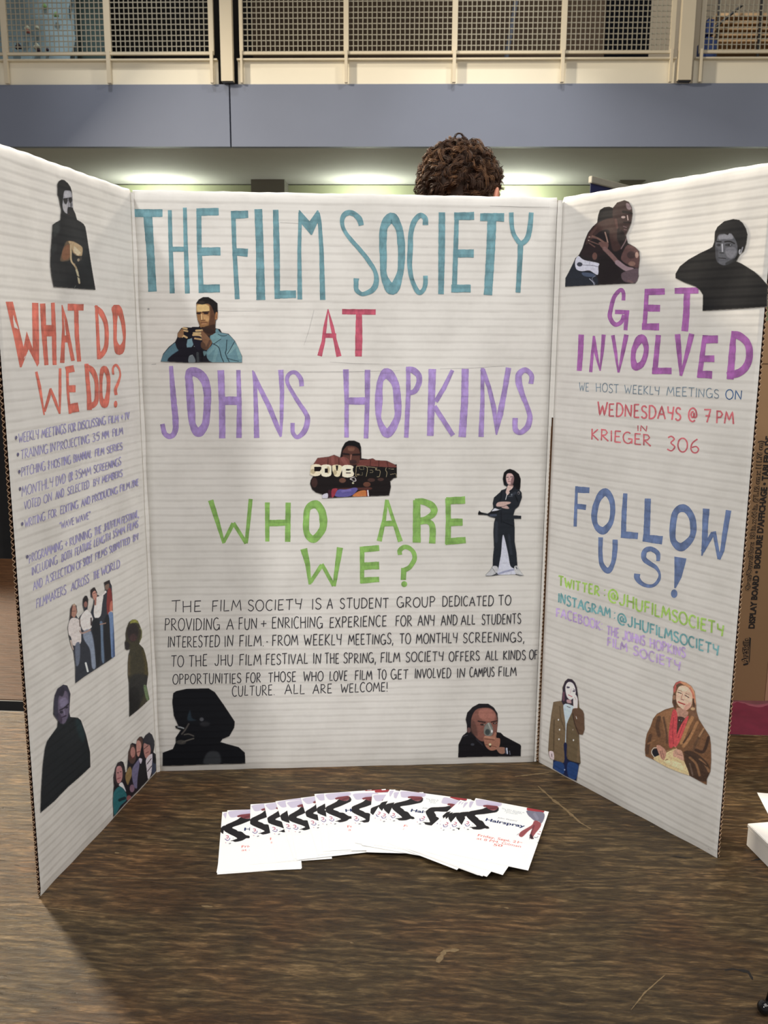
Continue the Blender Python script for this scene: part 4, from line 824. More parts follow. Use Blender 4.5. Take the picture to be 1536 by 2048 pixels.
def cutout(P, parent, crop, white, outline, base, layers, label, step=.85, grain=.07, off=.0006):
    ox, oy, sc = crop; O = [[ox+p[0]/sc, oy+p[1]/sc] for p in pp(outline)]
    V, Q = raster(O, step); X = (V-np.array([ox, oy]))*sc
    c = paint(X, base, layers, grain, len(label)); ed = seg_dist(V, O) < .75
    cols = lin(c)/lin(white)*.78; cols[ed] = cols[ed]*.55+.45*np.array([.62, .6, .57])*.6
    W3 = plane_pts(P, V, off)
    if P is not PR or True: Q = Q[:, ::-1]
    o = np_mesh('photo_cutout', W3, Q, np.clip(cols, .003, .9), M_PRINT, parent); o['label'] = label
    return o
K8 = 8.0
cutout(PL, pL, (60, 340, 8), (216, 210, 202), "500,152 545,160 600,205 645,270 668,350 675,440 680,560 685,630 720,700 745,795 800,825 850,860 880,910 900,1010 940,1260 985,1550 1045,1918 800,1905 560,1885 370,1872 335,1700 318,1520 325,1300 340,1150 350,980 352,880 400,840 470,800 478,700 485,635 465,545 455,480 445,430 425,390 430,300 425,230 450,180", (22, 23, 26), """
52,56,54 60 .8|360,880 440,830 470,900 450,1000 380,1060
40,42,42 50 .6|340,1200 420,1180 420,1300 340,1350
150,146,150 12|540,340 600,328 650,345 672,440 678,560 680,640 640,660 600,700 560,690 520,640 508,560 520,460
172,168,170 22 .8|550,360 620,350 640,420 560,440
168,162,162 14 .9|510,540 560,560 590,600 590,680 550,680 520,620
30,28,32 10|525,460 590,455 592,500 570,545 540,530
28,26,30 10|612,450 660,445 665,500 640,535 615,500
22,21,25 6|L10 520,462 590,452 660,440
110,105,110 8|L14 600,470 612,540 606,590
24,22,26 10|E632,606 38,14
24,22,26 12|600,600 680,610 690,680 720,740 640,770 600,720 585,680
70,40,42 6|E610,706 14,6
60,58,62 10 .8|E650,560 18,40
95,74,52 26|560,1150 640,1135 700,1160 650,1260 640,1420 560,1460 480,1450 500,1330
128,82,54 24|530,1240 600,1190 640,1250 620,1400 540,1440 500,1380
176,146,106 16|600,1140 690,1150 770,1190 830,1240 830,1320 810,1380 740,1370 680,1330 640,1220
198,178,142 12|690,1220 760,1280 800,1330 740,1365 690,1310
96,70,50 8|L10 640,1180 650,1300 720,1350
186,160,120 10|L26 636,1200 640,1330 650,1460 720,1560 760,1700 780,1810
140,116,84 8|L12 700,1500 720,1560 760,1640
184,170,134 8|L30 730,1600 755,1680 775,1790
40,34,30 8|L14 745,1700 790,1730
60,52,44 10|E790,1410 30,40
150,130,104 8|E760,1440 20,24
30,27,27 12|E760,1395 30,16
120,122,110 5|L6 705,1890 722,1850
""", 'cut-out photo of a bearded man in a black coat with a tan cat under it')
cutout(PL, pL, (100, 1150, 8), (190, 182, 170), "950,75 965,130 985,170 1000,420 1005,620 1015,900 1028,1300 860,1420 690,1535 540,1630 400,1735 395,1440 370,1230 320,1100 290,960 275,830 300,740 310,690 320,540 350,475 385,455 420,490 435,590 415,640 450,700 480,650 540,580 512,480 515,380 545,330 580,330 604,390 600,470 590,540 640,600 680,470 690,380 640,350 635,240 680,200 710,195 750,280 745,310 790,330 860,280 880,230 860,120", (40, 42, 48), """
196,180,166 10|330,700 420,690 480,760 500,1060 430,1120 360,1120 330,1000 290,940 285,820
204,190,176 10|520,610 590,550 650,620 690,760 640,860 540,890 490,800 480,700
206,192,176 10|700,480 730,360 800,340 850,330 830,460 800,650 720,690 690,620
198,184,170 8|L44 800,340 880,270
120,40,36 10|920,240 970,220 995,420 990,560 920,640 900,500
176,96,74 8|960,440 998,420 996,560 950,590
214,170,140 8|930,600 995,570 995,610 940,640
96,116,146 16|920,640 1005,620 1015,1000 1025,1280 970,1310 940,1000
60,76,106 14|1000,800 1024,1290 990,1290
120,126,136 20|540,900 640,880 700,1100 730,1460 670,1480 640,1200 560,1060 530,980
90,94,104 18|400,1130 470,1080 480,1250 460,1420 410,1440
200,200,196 8|L30 570,1410 600,1540
88,104,120 16|780,770 830,760 840,1040 860,1380 820,1360 800,1000
26,28,32 16|660,760 770,700 800,1000 790,1400 740,1450 710,1100
24,26,30 14|850,780 930,640 950,1000 960,1320 880,1370
152,120,104 8|L26 480,900 520,930 640,880
60,46,44 8|L22 650,690 655,800
176,150,130 8|L26 325,1050 360,1190
92,70,60 8|L16 470,700 480,820
160,110,88 8|350,490 400,480 425,600 390,680 350,660 330,600
66,40,34 8|L22 345,500 325,680
168,140,110 6|E385,475 26,18
80,50,44 6|L8 350,580 410,575
30,24,26 8|E556,400 44,76
132,84,70 8|E560,470 28,50
36,26,26 8|E690,270 52,72
178,120,98 8|665,290 710,250 745,320 720,400 680,380
80,44,40 5|L8 680,300 730,280
38,28,28 8|E910,125 50,50
112,84,66 8|880,170 940,140 940,210 900,240
150,96,78 8|L30 720,380 715,470
150,110,88 6|L16 790,790 880,770
""", 'cut-out photo of four young people in pale shirts and jeans standing in a row')
cutout(PL, pL, (200, 1200, 8), (182, 174, 162), "560,310 600,330 640,420 670,500 665,600 625,700 690,770 720,860 755,1020 770,1180 745,1370 790,1590 700,1670 460,1872 455,1600 450,1330 435,1190 440,1000 455,870 480,790 430,805 398,780 390,680 410,640 405,540 420,450 460,350 510,312", (50, 44, 28), """
128,124,46 22 .9|500,320 580,318 620,380 560,360 480,380
110,106,52 16 .8|L26 640,450 668,520 640,660
36,28,27 26|E520,520 90,150
70,44,40 24 .7|E530,600 60,60
34,26,24 10|L14 470,520 580,520
74,36,36 8|L12 520,645 560,635
30,24,22 20|E430,730 44,60
70,58,26 40 .8|L70 700,820 740,1020 740,1180
82,66,40 30 .7|L50 460,900 455,1180
34,32,28 40|470,1250 740,1200 740,1380 640,1640 480,1800
96,112,70 14 .9|690,1380 740,1380 780,1580 740,1600
26,24,22 30|460,1450 600,1420 620,1700 470,1850
""", 'dark olive cut-out photo of a yellow-rimmed curly-haired figure', grain=.2)
cutout(PL, pL, (40, 1360, 7.3125), (184, 176, 164), "630,65 690,80 720,150 738,200 725,400 722,480 735,540 845,550 890,590 960,790 1022,1050 1028,1268 700,1560 500,1770 292,1945 300,1650 330,1240 360,1000 385,900 450,800 530,690 545,595 510,550 475,500 485,320 500,220 545,125", (20, 24, 26), """
46,42,54 20|500,230 560,120 640,70 700,110 730,200 720,420 700,560 560,600 490,500
86,74,88 22|560,260 640,160 690,180 712,280 715,400 700,520 660,620 610,640 570,560 550,430
112,100,118 30 .9|580,290 660,260 700,320 640,390 590,390
38,34,44 16|500,240 560,220 620,240 650,130 600,90 540,130
34,28,38 8|L18 575,440 640,410 710,350
40,34,44 10|E600,470 28,20
40,34,44 10|E680,400 24,16
118,104,120 14 .8|L18 636,430 648,500
44,30,46 8|L16 610,545 650,530 670,520
56,44,58 16|560,480 610,560 600,640 560,600
26,48,48 60 .6|820,560 900,640 950,800 900,900 820,700
""", 'cut-out photo of a violet-lit man in a black coat looking down')
cutout(PL, pL, (200, 1440, 10.24), (176, 168, 156), "1000,250 1060,300 1110,430 1112,520 1085,660 1135,700 1148,1040 900,1310 700,1520 480,1760 300,1955 270,1980 255,1700 265,1500 280,1350 268,1170 300,980 350,870 420,840 465,860 495,960 510,1070 535,1050 560,780 570,650 605,560 612,500 650,465 700,480 735,490 750,400 800,340 850,335 880,380 920,310", (26, 22, 26), """
44,36,36 14|E380,1100 110,250
156,104,96 12|330,970 400,940 440,1000 450,1160 410,1280 350,1280 322,1140
120,60,60 8|L18 350,1210 410,1180
60,36,36 6|E360,1080 18,10
60,36,36 6|E415,1060 18,10
190,180,184 10|380,1330 450,1280 530,1470 470,1400
30,84,84 18|280,1480 390,1360 480,1420 540,1520 540,1640 420,1760 290,1950 262,1700
16,36,40 20|L60 400,1640 500,1600
70,48,40 12|E650,700 90,200
150,98,84 12|E665,660 52,110
110,50,50 8|L16 640,780 690,760
118,92,52 18|520,1080 600,950 650,1080 600,1240 560,1330 510,1200
92,84,104 14|650,1000 740,860 800,800 800,960 760,1360 700,1380 650,1200
70,46,36 12|E800,470 70,130
164,110,92 12|740,450 810,430 840,540 800,740 750,700
110,50,50 8|L16 760,660 810,640
26,24,26 12|800,960 930,860 960,1200 760,1420
170,154,156 8|790,790 860,800 830,900
36,34,38 12|E990,460 110,190
156,104,90 12|890,480 960,500 1010,520 1030,640 990,760 930,780 890,640
60,36,32 6|L14 900,590 980,520
110,54,54 8|L16 930,680 990,650
186,170,168 10|940,800 1060,690 1060,900 1040,1100 980,1210 950,1000
40,20,26 5|L14 960,900 1040,790
40,20,26 5|L14 970,1050 1050,940
48,52,66 14|1070,800 1140,760 1148,1030 1060,1110
18,18,22 14|1070,680 1135,700 1140,880 1075,860
120,66,62 12|E590,1600 50,60
110,80,90 12|E650,1400 50,80
""", 'cut-out photo of four smiling faces crowded together at the fold')
cutout(PC, pC, (310, 580, 8), (220, 214, 205), "770,112 855,112 930,155 1000,210 1008,360 1000,460 975,490 968,610 1040,625 1070,680 1180,700 1280,810 1340,930 1395,1060 1395,1160 900,1160 500,1165 90,1145 130,1020 220,910 325,825 355,760 362,690 420,610 460,590 580,600 600,590 700,590 712,570 680,480 662,380 658,210 700,150", (28, 26, 34), """
98,134,140 12|880,740 985,620 1050,680 1170,710 1270,810 1340,940 1390,1070 1390,1160 920,1160 820,1000 920,860
84,118,128 14|98,1140 150,1010 330,840 380,960 240,1080 200,1145
60,86,104 16|200,1140 260,1050 380,970 330,1080 240,1145
112,148,150 10 .9|L50 860,1010 1000,880 940,1140
120,156,156 12 .8|L60 1180,1000 1300,900 1360,1080
22,34,42 6|L12 930,860 1020,920 1060,1060 1100,1155
30,44,52 6|L12 1150,800 1140,960 1130,1020 1190,1155
30,44,52 6|L10 1270,830 1210,940 1160,1020
30,44,52 6|L9 1150,1090 1250,1120 1340,1140
108,146,148 8|885,740 985,690 1060,780 960,850 900,820
26,32,38 5|L9 1055,785 945,860
26,32,38 5|L8 1010,710 1080,735 1150,725
118,152,160 8|505,830 540,780 590,770 620,850 580,920 520,935
26,24,34 8|L9 620,770 640,860
26,24,34 12|340,790 500,760 500,880 400,970 340,900
24,22,32 20|200,1130 420,950 620,920 700,1000 560,1160
110,118,120 8|545,1060 600,1040 640,1100 640,1160 540,1160
60,64,66 6|L40 680,1010 690,1150
150,156,152 5|L8 600,1040 560,1060
190,200,190 5|L12 630,900 690,930
24,22,30 8|L36 720,900 740,1000
20,18,24 6|L22 760,1010 750,1155
96,126,128 8|770,980 830,990 790,1060
66,42,30 10|E860,640 110,90
150,104,62 14|662,230 760,215 870,230 930,330 960,420 955,560 860,660 760,620 710,570 670,440
214,176,112 22|680,240 800,225 870,270 860,340 720,350 670,330
200,152,96 18 .8|780,400 860,420 860,500 800,480
84,52,36 30 .9|880,250 940,320 960,560 900,640 860,560 880,420
60,38,28 24|780,600 900,560 960,560 960,650 850,690
26,22,22 8|662,210 700,150 770,114 860,114 940,170 998,230 1000,360 960,380 935,330 900,250 860,215 760,232 690,220
56,46,40 14 .7|700,190 760,170 800,200 740,220
58,34,24 8|L20 670,368 735,360
58,34,24 8|L22 765,355 860,350
40,26,24 8|E700,378 34,12
40,26,24 8|E818,374 40,14
230,190,130 8|L16 745,390 750,470
110,68,42 6|L12 735,490 800,480
208,160,104 10 .8|L16 770,400 786,470
96,52,38 6|L10 730,525 835,522
196,140,96 6|L12 750,542 820,540
110,72,46 10|L16 700,500 712,560
176,118,72 8|970,365 1000,360 1000,450 965,470
92,54,36 6|L8 985,390 980,450
52,34,28 10|740,590 850,700 960,690 940,640
22,20,30 8|520,605 600,592 720,600 760,640 640,650 600,760 500,790 440,760 470,640
30,26,40 10|600,740 740,750 760,900 700,960 620,880
206,168,112 8|L28 450,605 510,620
206,168,112 8|L28 430,640 520,660
210,172,116 8|L30 410,690 440,720 510,760
200,160,104 8|L34 380,720 440,745
150,108,72 12|370,690 440,620 460,700 420,760 365,750
210,172,116 8|L32 660,650 750,645
212,176,118 8|L32 620,690 740,690
208,170,114 8|L30 610,720 720,725 770,770
200,160,108 8|L28 640,775 740,790
130,90,62 16|740,650 800,690 880,780 910,850 830,960 780,900 750,780
84,58,46 14 .8|L40 880,820 830,930
90,62,46 14|740,830 800,860 820,960 740,920
""", 'cut-out photo of a man in a blue-green shirt holding binoculars', step=.7, grain=.05)
M8 = (610, 870, 8)
o = cutout(PC, pC, M8, (208, 203, 193), "700,88 790,88 875,125 900,200 903,370 1010,385 1085,370 1130,400 1310,410 1440,470 1468,465 1470,680 1420,690 1365,740 1375,830 1345,968 1100,980 800,990 275,1015 270,950 170,920 110,870 78,780 90,720 130,655 75,635 92,480 130,470 200,365 380,345 465,315 560,355 590,210 640,120", (28, 20, 20), """
84,50,40 18|620,200 700,170 800,180 870,240 880,360 860,460 700,470 620,380 600,300
126,84,62 20 .8|690,200 790,200 780,250 700,250
18,16,18 10|600,250 620,140 700,92 800,92 880,130 898,200 895,330 860,220 780,175 680,172 630,220
34,24,24 8|L30 610,300 700,310
34,24,24 8|L30 770,315 870,310
150,100,80 10 .9|L18 738,320 730,390
60,38,36 10|E770,430 60,34
116,62,54 14|200,370 380,350 465,320 560,360 620,345 700,390 720,470 760,500 400,490 130,475
136,78,68 16 .8|L60 600,380 660,470
136,78,68 16 .8|L50 440,350 450,460
78,40,36 8|L16 370,380 365,470
78,40,36 8|L16 540,380 545,480
110,58,50 12|880,400 1010,390 1085,375 1200,405 1320,415 1440,480 1440,520 860,500 870,440
78,40,36 8|L14 1050,400 1040,500
78,40,36 8|L14 1180,410 1180,510
78,40,36 8|L14 1310,420 1330,515
26,20,20 10|120,660 800,670 1400,690 1360,960 1060,960 900,880 700,870 300,930 110,860
70,44,38 14 .8|E150,760 50,80
110,72,54 12 .9|E600,725 55,40
110,66,48 12 .9|E990,790 60,40
80,52,44 12 .8|E1060,720 60,30
80,52,44 12 .8|E1210,710 50,26
96,50,40 20 .8|430,860 900,840 1060,840 1000,880
190,184,190 8|275,960 360,930 360,1010 275,1012
60,28,40 10|L50 395,900 400,1005
150,48,60 8|430,870 520,860 480,960 430,1000
90,82,142 8|490,930 540,870 660,870 800,840 840,880 720,980 500,985
116,104,166 10 .7|L40 600,900 720,880
190,110,56 8|760,980 860,900 980,890 985,985
206,196,196 6|L22 1005,890 1015,985
120,40,30 6|L16 985,890 990,985
200,190,180 4|L12 790,670 725,700 760,720
200,190,180 4|L12 770,740 815,730 800,690
170,166,130 4|E768,768 18,16
220,204,168 6|92,482 255,486 240,640 80,640
226,212,180 6|262,488 420,492 410,650 268,650
218,202,160 6|432,492 590,496 560,650 470,650
230,214,182 6|598,496 768,498 768,660 598,660
160,140,96 10 .6|E130,580 40,40
160,140,96 10 .6|E370,560 26,60
150,130,90 10 .6|E480,600 30,40
24,16,16 3|P150,508 262,508 262,545 235,580 150,580
24,16,16 3|P315,535 365,535 365,605 315,605
24,16,16 3|P490,484 532,484 522,570 502,570
24,16,16 3|P430,560 436,560 470,655 428,655
24,16,16 3|P592,560 596,655 556,655
26,20,20 4|P424,494 434,494 438,630 424,628
40,30,26 3|P655,542 735,545 735,556 700,570 655,568
40,30,26 3|P655,600 730,600 735,615 655,612
22,20,20 5|815,498 1440,520 1465,470 1468,676 1300,670 980,660 812,650
186,166,120 3|L6 822,500 812,650 830,655
186,166,120 3|L6 830,498 990,512 980,660
150,134,100 3|L5 875,510 880,545 940,550 935,512
150,134,100 3|L5 850,640 915,640 918,600
176,156,116 3|L6 1000,512 1120,520 1130,560
150,134,100 3|L5 1040,560 1080,565 1080,600 1040,600
176,156,116 3|L6 1150,518 1145,560 1200,570 1190,660 1150,665
176,156,116 3|L6 1300,520 1290,560 1310,600 1300,670
176,156,116 3|L5 1365,630 1450,620 1460,665
176,156,116 3|L5 1340,540 1420,545
130,114,84 4|E850,632 24,14
""", 'cut-out photo of a man pushing out both fists with knuckle rings reading LOVE and HATE', step=.7, grain=.06)
cutout(PC, pC, (910, 920, 8), (212, 206, 197), "880,140 950,165 1020,220 1050,300 1045,420 1035,480 1065,520 1070,600 1020,740 960,790 935,880 1058,890 1058,942 945,942 955,1080 955,1300 985,1480 1000,1700 1050,1780 1102,1845 1040,1855 960,1830 700,1840 600,1855 490,1858 485,1835 560,1760 600,1690 605,1540 620,1400 610,1150 620,1000 640,930 560,910 510,885 440,880 370,878 368,850 385,805 420,835 520,855 560,830 610,770 600,690 620,600 720,510 740,480 800,460 830,430 780,400 760,300 780,200 830,155", (34, 38, 44), """
206,204,208 8|740,780 700,790 640,770 610,790 580,830 640,820
200,198,206 10|765,1200 790,1240 850,1500 885,1690 960,1750 960,1830 690,1830 700,1700 735,1500 750,1300
150,150,172 14|690,1810 780,1775 940,1740 950,1760 800,1800 700,1830
190,186,182 8|560,1765 610,1695 680,1710 670,1800 560,1855 490,1855 490,1835
110,108,108 5|L8 590,1720 640,1790 660,1830
90,88,90 5|L8 500,1852 600,1850 670,1830
196,192,186 8|950,1700 1010,1700 1050,1780 1100,1840 1040,1850 960,1800
90,88,90 5|L10 1000,1830 1090,1850
70,68,72 5|L16 975,1710 990,1740
18,17,20 12|830,160 900,145 980,190 1040,260 1045,420 1000,470 930,410 940,280 880,210 815,230 810,400 770,350 765,250
206,166,156 12|820,240 850,212 910,220 940,280 925,360 880,395 840,380 815,310
60,44,46 5|L10 825,278 850,276
60,44,46 5|L10 885,268 925,266
150,104,98 8|L8 862,290 855,320
140,70,68 5|L8 848,345 885,340
120,86,84 14 .8|900,300 945,270 930,380 890,395
210,176,160 10|850,400 930,410 890,490 840,560 810,520 820,470
150,110,100 10 .8|L24 870,400 920,410
224,220,214 4|L9 830,545 808,630
30,32,38 8|L30 880,500 960,440
196,160,146 8|655,720 700,670 860,665 885,690 780,735 690,750
190,154,142 8|740,755 810,720 865,770 820,778
70,50,48 5|L6 660,745 760,745 850,705
18,20,26 14 .8|L22 740,480 735,600 720,640
52,56,66 18 .8|L40 900,560 960,520
18,20,24 10|L18 960,560 1000,660
120,112,112 5|E1015,525 20,26
26,24,30 4|E1012,530 12,14
110,116,120 5|E903,552 12,14
90,94,100 4|L7 850,580 915,582
22,24,30 12 .8|L20 735,820 740,1000
50,54,62 20 .8|L46 660,1000 660,1300
46,50,58 20 .8|L40 860,1200 900,1500
20,22,28 10|L14 765,990 940,1060
70,76,92 8 .8|L36 570,885 650,880
26,26,30 6|L30 560,840 690,820
24,22,24 5|E410,858 44,24
""", 'small full-length cut-out photo of a woman in a black jumpsuit with folded arms', step=.65, grain=.06)
cutout(PC, pC, (310, 1360, 8), (180, 172, 160), "500,140 860,130 960,190 1100,390 1278,665 1270,760 1190,900 1080,945 1050,990 1150,1020 1340,1070 1440,1160 1448,1335 1000,1345 120,1375 122,1160 285,1100 330,1000 330,920 410,800 335,770 320,735 370,725 340,660 300,570 275,350 290,210 340,175", (15, 16, 19), """
34,46,52 30 .8|560,480 590,600 660,640 520,640
78,76,76 22 .9|E748,625 34,30
44,42,42 40 .7|E800,700 80,40
120,118,112 6|L22 335,745 400,752 460,770
20,20,20 4|L24 322,740 350,750
74,66,58 12 .9|L26 430,860 480,800 540,700
80,72,62 12 .9|L20 470,870 540,860 620,890
88,80,68 12 .9|L22 440,990 520,960 620,930
66,60,52 18 .8|E420,990 80,36
48,48,48 40 .9|850,1150 1020,1160 1040,1340 780,1340
""", 'nearly black cut-out photo of a hatted figure smoking', grain=.04)
cutout(PC, pC, (890, 1390, 8), (188, 180, 168), "540,135 690,135 780,195 840,290 848,410 830,590 890,600 940,650 1200,785 1215,810 1210,975 800,985 208,998 215,790 280,650 350,590 348,480 328,390 355,280 440,190", (20, 18, 20), """
118,72,58 22|420,260 560,205 720,205 810,290 838,420 830,580 760,700 600,740 500,680 430,560 400,420
152,94,76 30 .9|560,230 720,220 800,300 780,400 620,400 540,330
84,54,44 30 .8|410,400 480,440 520,640 440,620 400,520
26,22,24 12|345,400 370,270 450,190 550,140 690,140 780,200 830,290 720,205 560,205 470,260 420,380 410,520 370,560
92,62,56 10|E380,560 30,44
46,30,26 8|L22 530,415 640,435
46,30,26 8|L20 740,430 830,410
50,34,30 8|E600,470 40,16
50,34,30 8|E795,450 34,14
150,140,126 4|E625,470 10,7
150,140,126 4|E798,450 9,6
110,108,96 14|640,480 720,440 770,560 740,650 660,650 620,600
150,146,130 8|L20 690,450 740,560
60,64,60 10|E680,590 40,50
210,206,200 6|E748,578 14,24
150,96,72 10|630,660 760,650 800,590 825,610 820,680 880,700 860,840 740,890 650,820 620,720
170,116,88 8|L26 640,665 790,690
90,54,42 6|L10 630,700 790,720
90,54,42 6|L8 650,790 820,830
216,186,140 4|E720,790 20,18
60,44,30 4|E722,822 18,14
140,96,74 12|820,840 960,840 950,930 870,930
170,170,180 4|L22 985,850 995,930
60,60,66 5|L14 960,850 965,930
96,96,104 5|L10 1030,890 1040,950
70,64,66 6|L10 290,660 360,640
56,56,60 8|E440,790 30,20
40,36,40 10|L20 500,700 600,800
""", 'cut-out photo of a balding man in black holding a mask to his nose', step=.7)
cutout(PR, pR, (1110, 390, 8), (212, 206, 196), "1120,82 1190,110 1240,200 1250,300 1230,440 1180,560 1140,640 1170,770 1280,830 1350,900 1360,1020 1340,1200 1345,1300 1320,1370 1285,1415 1000,1425 165,1470 170,1330 220,1240 300,1080 330,1010 385,960 440,850 480,720 530,600 600,510 675,440 690,330 720,240 790,195 870,185 930,205 1000,120", (34, 26, 28), """
22,20,24 12|690,430 700,300 760,210 860,188 930,210 920,350 820,390
58,40,38 18|940,200 1010,120 1120,88 1200,120 1245,230 1240,400 1180,560 1130,660 1060,640 1010,420 930,350
150,128,130 16 .8|1150,130 1200,150 1230,220 1190,240 1150,200
24,18,20 10|L40 1100,270 1240,290
196,172,160 10 .8|E1100,355 34,20
190,164,152 8|L16 1165,330 1175,400
30,20,22 10|L26 1110,440 1220,440
110,84,84 6|L12 1100,500 1150,520
120,90,90 6|L10 1110,550 1150,560
30,22,24 14|1060,560 1120,640 1060,840 1040,700
66,44,40 22|540,620 660,470 800,390 900,370 980,370 1010,460 1000,700 1060,850 940,900 880,700 860,560 700,600 500,800
92,60,54 18 .8|L40 980,400 1005,520
84,56,50 16 .8|L40 660,520 540,680
40,26,28 20|520,800 700,820 800,900 640,1000 420,960
120,80,68 12 .8|E640,980 40,60
30,22,24 26|700,1000 880,1000 1000,1150 1050,1300 900,1400 720,1400
124,88,74 10|L30 600,660 700,700 790,760
104,72,64 10|L22 545,670 660,690
104,72,64 8|L18 540,730 700,790
104,72,64 8|L18 550,770 640,830
196,176,160 4|E552,672 12,7
196,176,160 4|E540,726 10,6
150,116,100 8|L22 805,600 830,680 850,760
110,76,68 12|700,760 850,760 850,850 780,870
124,90,84 14|L70 800,860 900,960 1000,1080
150,122,124 14|L80 1000,1080 1120,1170 1230,1200
96,66,62 20|1060,980 1160,800 1300,850 1350,960 1340,1160 1200,1130 1080,1060
60,44,44 18 .8|E1220,960 70,60
190,150,130 14 .9|E1310,960 28,50
150,110,92 18 .8|E1230,1100 60,40
96,76,80 18|1200,1200 1340,1180 1330,1350 1270,1410 1100,1380 1060,1260
120,90,84 10 .8|L30 1170,1370 1240,1400
60,44,44 10|L10 1050,850 1110,760 1150,680
120,96,96 8|L16 1060,860 1130,740 1150,680
34,38,46 16|170,1330 310,1080 400,1200 640,1250 660,1460 170,1465
70,80,100 12|440,1240 620,1260 640,1310 480,1300
200,196,204 8|335,1030 380,975 470,1040 700,1090 700,1150 690,1280 560,1210 440,1220 350,1190 325,1100
60,60,70 6|E400,1110 44,34
110,108,120 5|L9 450,1120 610,1130 700,1150
120,118,130 5|L6 560,1050 560,1110
170,168,178 5|L10 560,1340 620,1400 640,1450
120,118,130 5|L8 660,1290 600,1340 650,1420
""", 'cut-out photo of two shirtless dark-skinned men embracing', step=.7)
cutout(PR, pR, (1344, 430, 8), (214, 208, 198), "985,65 1080,78 1140,130 1190,220 1212,310 1190,460 1150,580 1090,630 1030,740 1110,775 1330,910 1430,1000 1534,1120 1532,1470 1100,1500 492,1535 500,1280 450,1200 380,1145 200,1080 60,1010 60,940 130,820 270,710 450,610 600,540 650,510 680,430 688,270 730,190 840,100", (24, 24, 26), """
84,84,88 16|745,320 820,300 930,290 980,330 1040,450 1050,600 1000,700 920,780 830,805 750,770 710,700 700,560 700,420
132,130,134 26 .9|760,330 930,300 980,340 960,390 820,390 760,400
120,118,122 26 .8|860,540 1000,520 1030,600 960,700 880,660
62,62,66 30 .8|700,520 740,560 740,760 710,680
40,40,42 16 .8|L50 880,780 1000,720
28,28,30 8|L22 850,430 930,425 1000,455
28,28,30 8|L20 720,425 790,430
50,50,54 10|E910,480 60,24
50,50,54 10|E750,480 36,22
30,30,32 4|E915,480 16,14
30,30,32 4|E758,482 14,14
160,160,164 4|E940,480 10,6
168,166,170 10|L22 808,470 812,580
44,44,48 6|L16 770,605 830,610
36,34,38 6|L12 750,685 800,690 860,695
100,98,102 6|L14 780,715 850,712
28,28,30 8|690,300 730,200 850,110 980,72 1080,80 1140,140 1200,260 1190,440 1080,620 1050,560 1050,430 980,330 930,270 900,320 840,300 780,300 740,330 710,420
160,158,160 8|E1090,590 24,44
130,128,132 8|L22 1130,520 1110,580
30,30,32 5|L8 1110,530 1090,600
""", 'large black-and-white cut-out photo of a dark-haired boy in a black jumper', step=.75)
cutout(PR, pR, (1060, 1340, 8), (190, 183, 171), "610,135 680,145 730,200 760,280 775,400 790,540 795,600 850,650 870,700 880,950 850,1040 790,1030 805,1300 818,1490 795,1510 750,1775 560,1690 365,1575 370,1440 325,1420 300,1350 292,1280 310,1000 340,720 375,510 430,500 510,490 525,340 520,280 560,180", (98, 80, 54), """
44,34,44 10|530,300 570,180 620,140 690,160 740,230 770,380 770,560 740,600 700,560 560,560 510,500
104,62,72 10 .9|L30 545,360 545,480
226,206,202 12|575,250 620,190 690,210 730,290 735,380 700,450 650,475 600,430 575,340
70,60,74 5|E615,280 26,12
70,60,74 5|E710,335 22,12
50,40,50 4|L8 590,262 640,270
50,40,50 4|L8 700,300 735,320
190,150,150 5|L8 668,300 652,370
180,80,86 4|L12 620,395 680,425
44,36,36 10|L34 560,520 620,550 690,550
170,130,124 12|600,470 680,490 670,530 600,520
176,186,194 10|540,560 690,570 690,640 600,840 580,1000 575,1180 560,1190 560,900
60,50,48 5|L10 600,580 650,600
40,36,44 8|E700,500 32,44
226,196,188 8|700,420 730,390 760,430 770,500 755,680 710,680 700,560
150,100,96 4|L6 720,430 740,470
110,88,60 16|375,520 510,500 550,700 570,900 560,1180 555,1480 390,1420 380,1280 295,1280 320,900
84,66,44 12|L12 480,580 500,780 560,960
72,56,38 12|L14 390,800 380,1280
92,66,46 14|690,620 860,660 875,950 840,1030 760,1020 700,800
60,42,30 10|L16 690,700 720,860 790,1030
116,92,64 20 .7|L40 800,1100 770,1450
86,66,46 12|L14 600,860 590,1180 600,1400
222,206,184 3|E460,795 11,15
222,206,184 3|E476,955 11,15
222,206,184 3|E464,1108 11,15
222,206,184 3|E697,1122 12,15
150,130,110 3|E688,955 9,12
210,200,190 3|L8 740,740 752,780
206,180,172 8|310,1300 375,1310 385,1430 340,1420 315,1380
60,40,40 4|L10 350,1340 352,1385
24,30,60 12|540,1190 590,1190 600,1420 800,1490 790,1520 740,1770 560,1690 370,1570 370,1440 545,1480
34,60,104 14|400,1460 540,1500 540,1660 380,1570
34,60,104 14|610,1480 780,1520 740,1740 620,1700
30,30,40 8|L14 590,1440 700,1470 800,1500
150,160,180 4|E558,1595 12,12
""", 'cut-out photo of a long-haired woman in an olive blazer talking on a phone', step=.65, grain=.06)
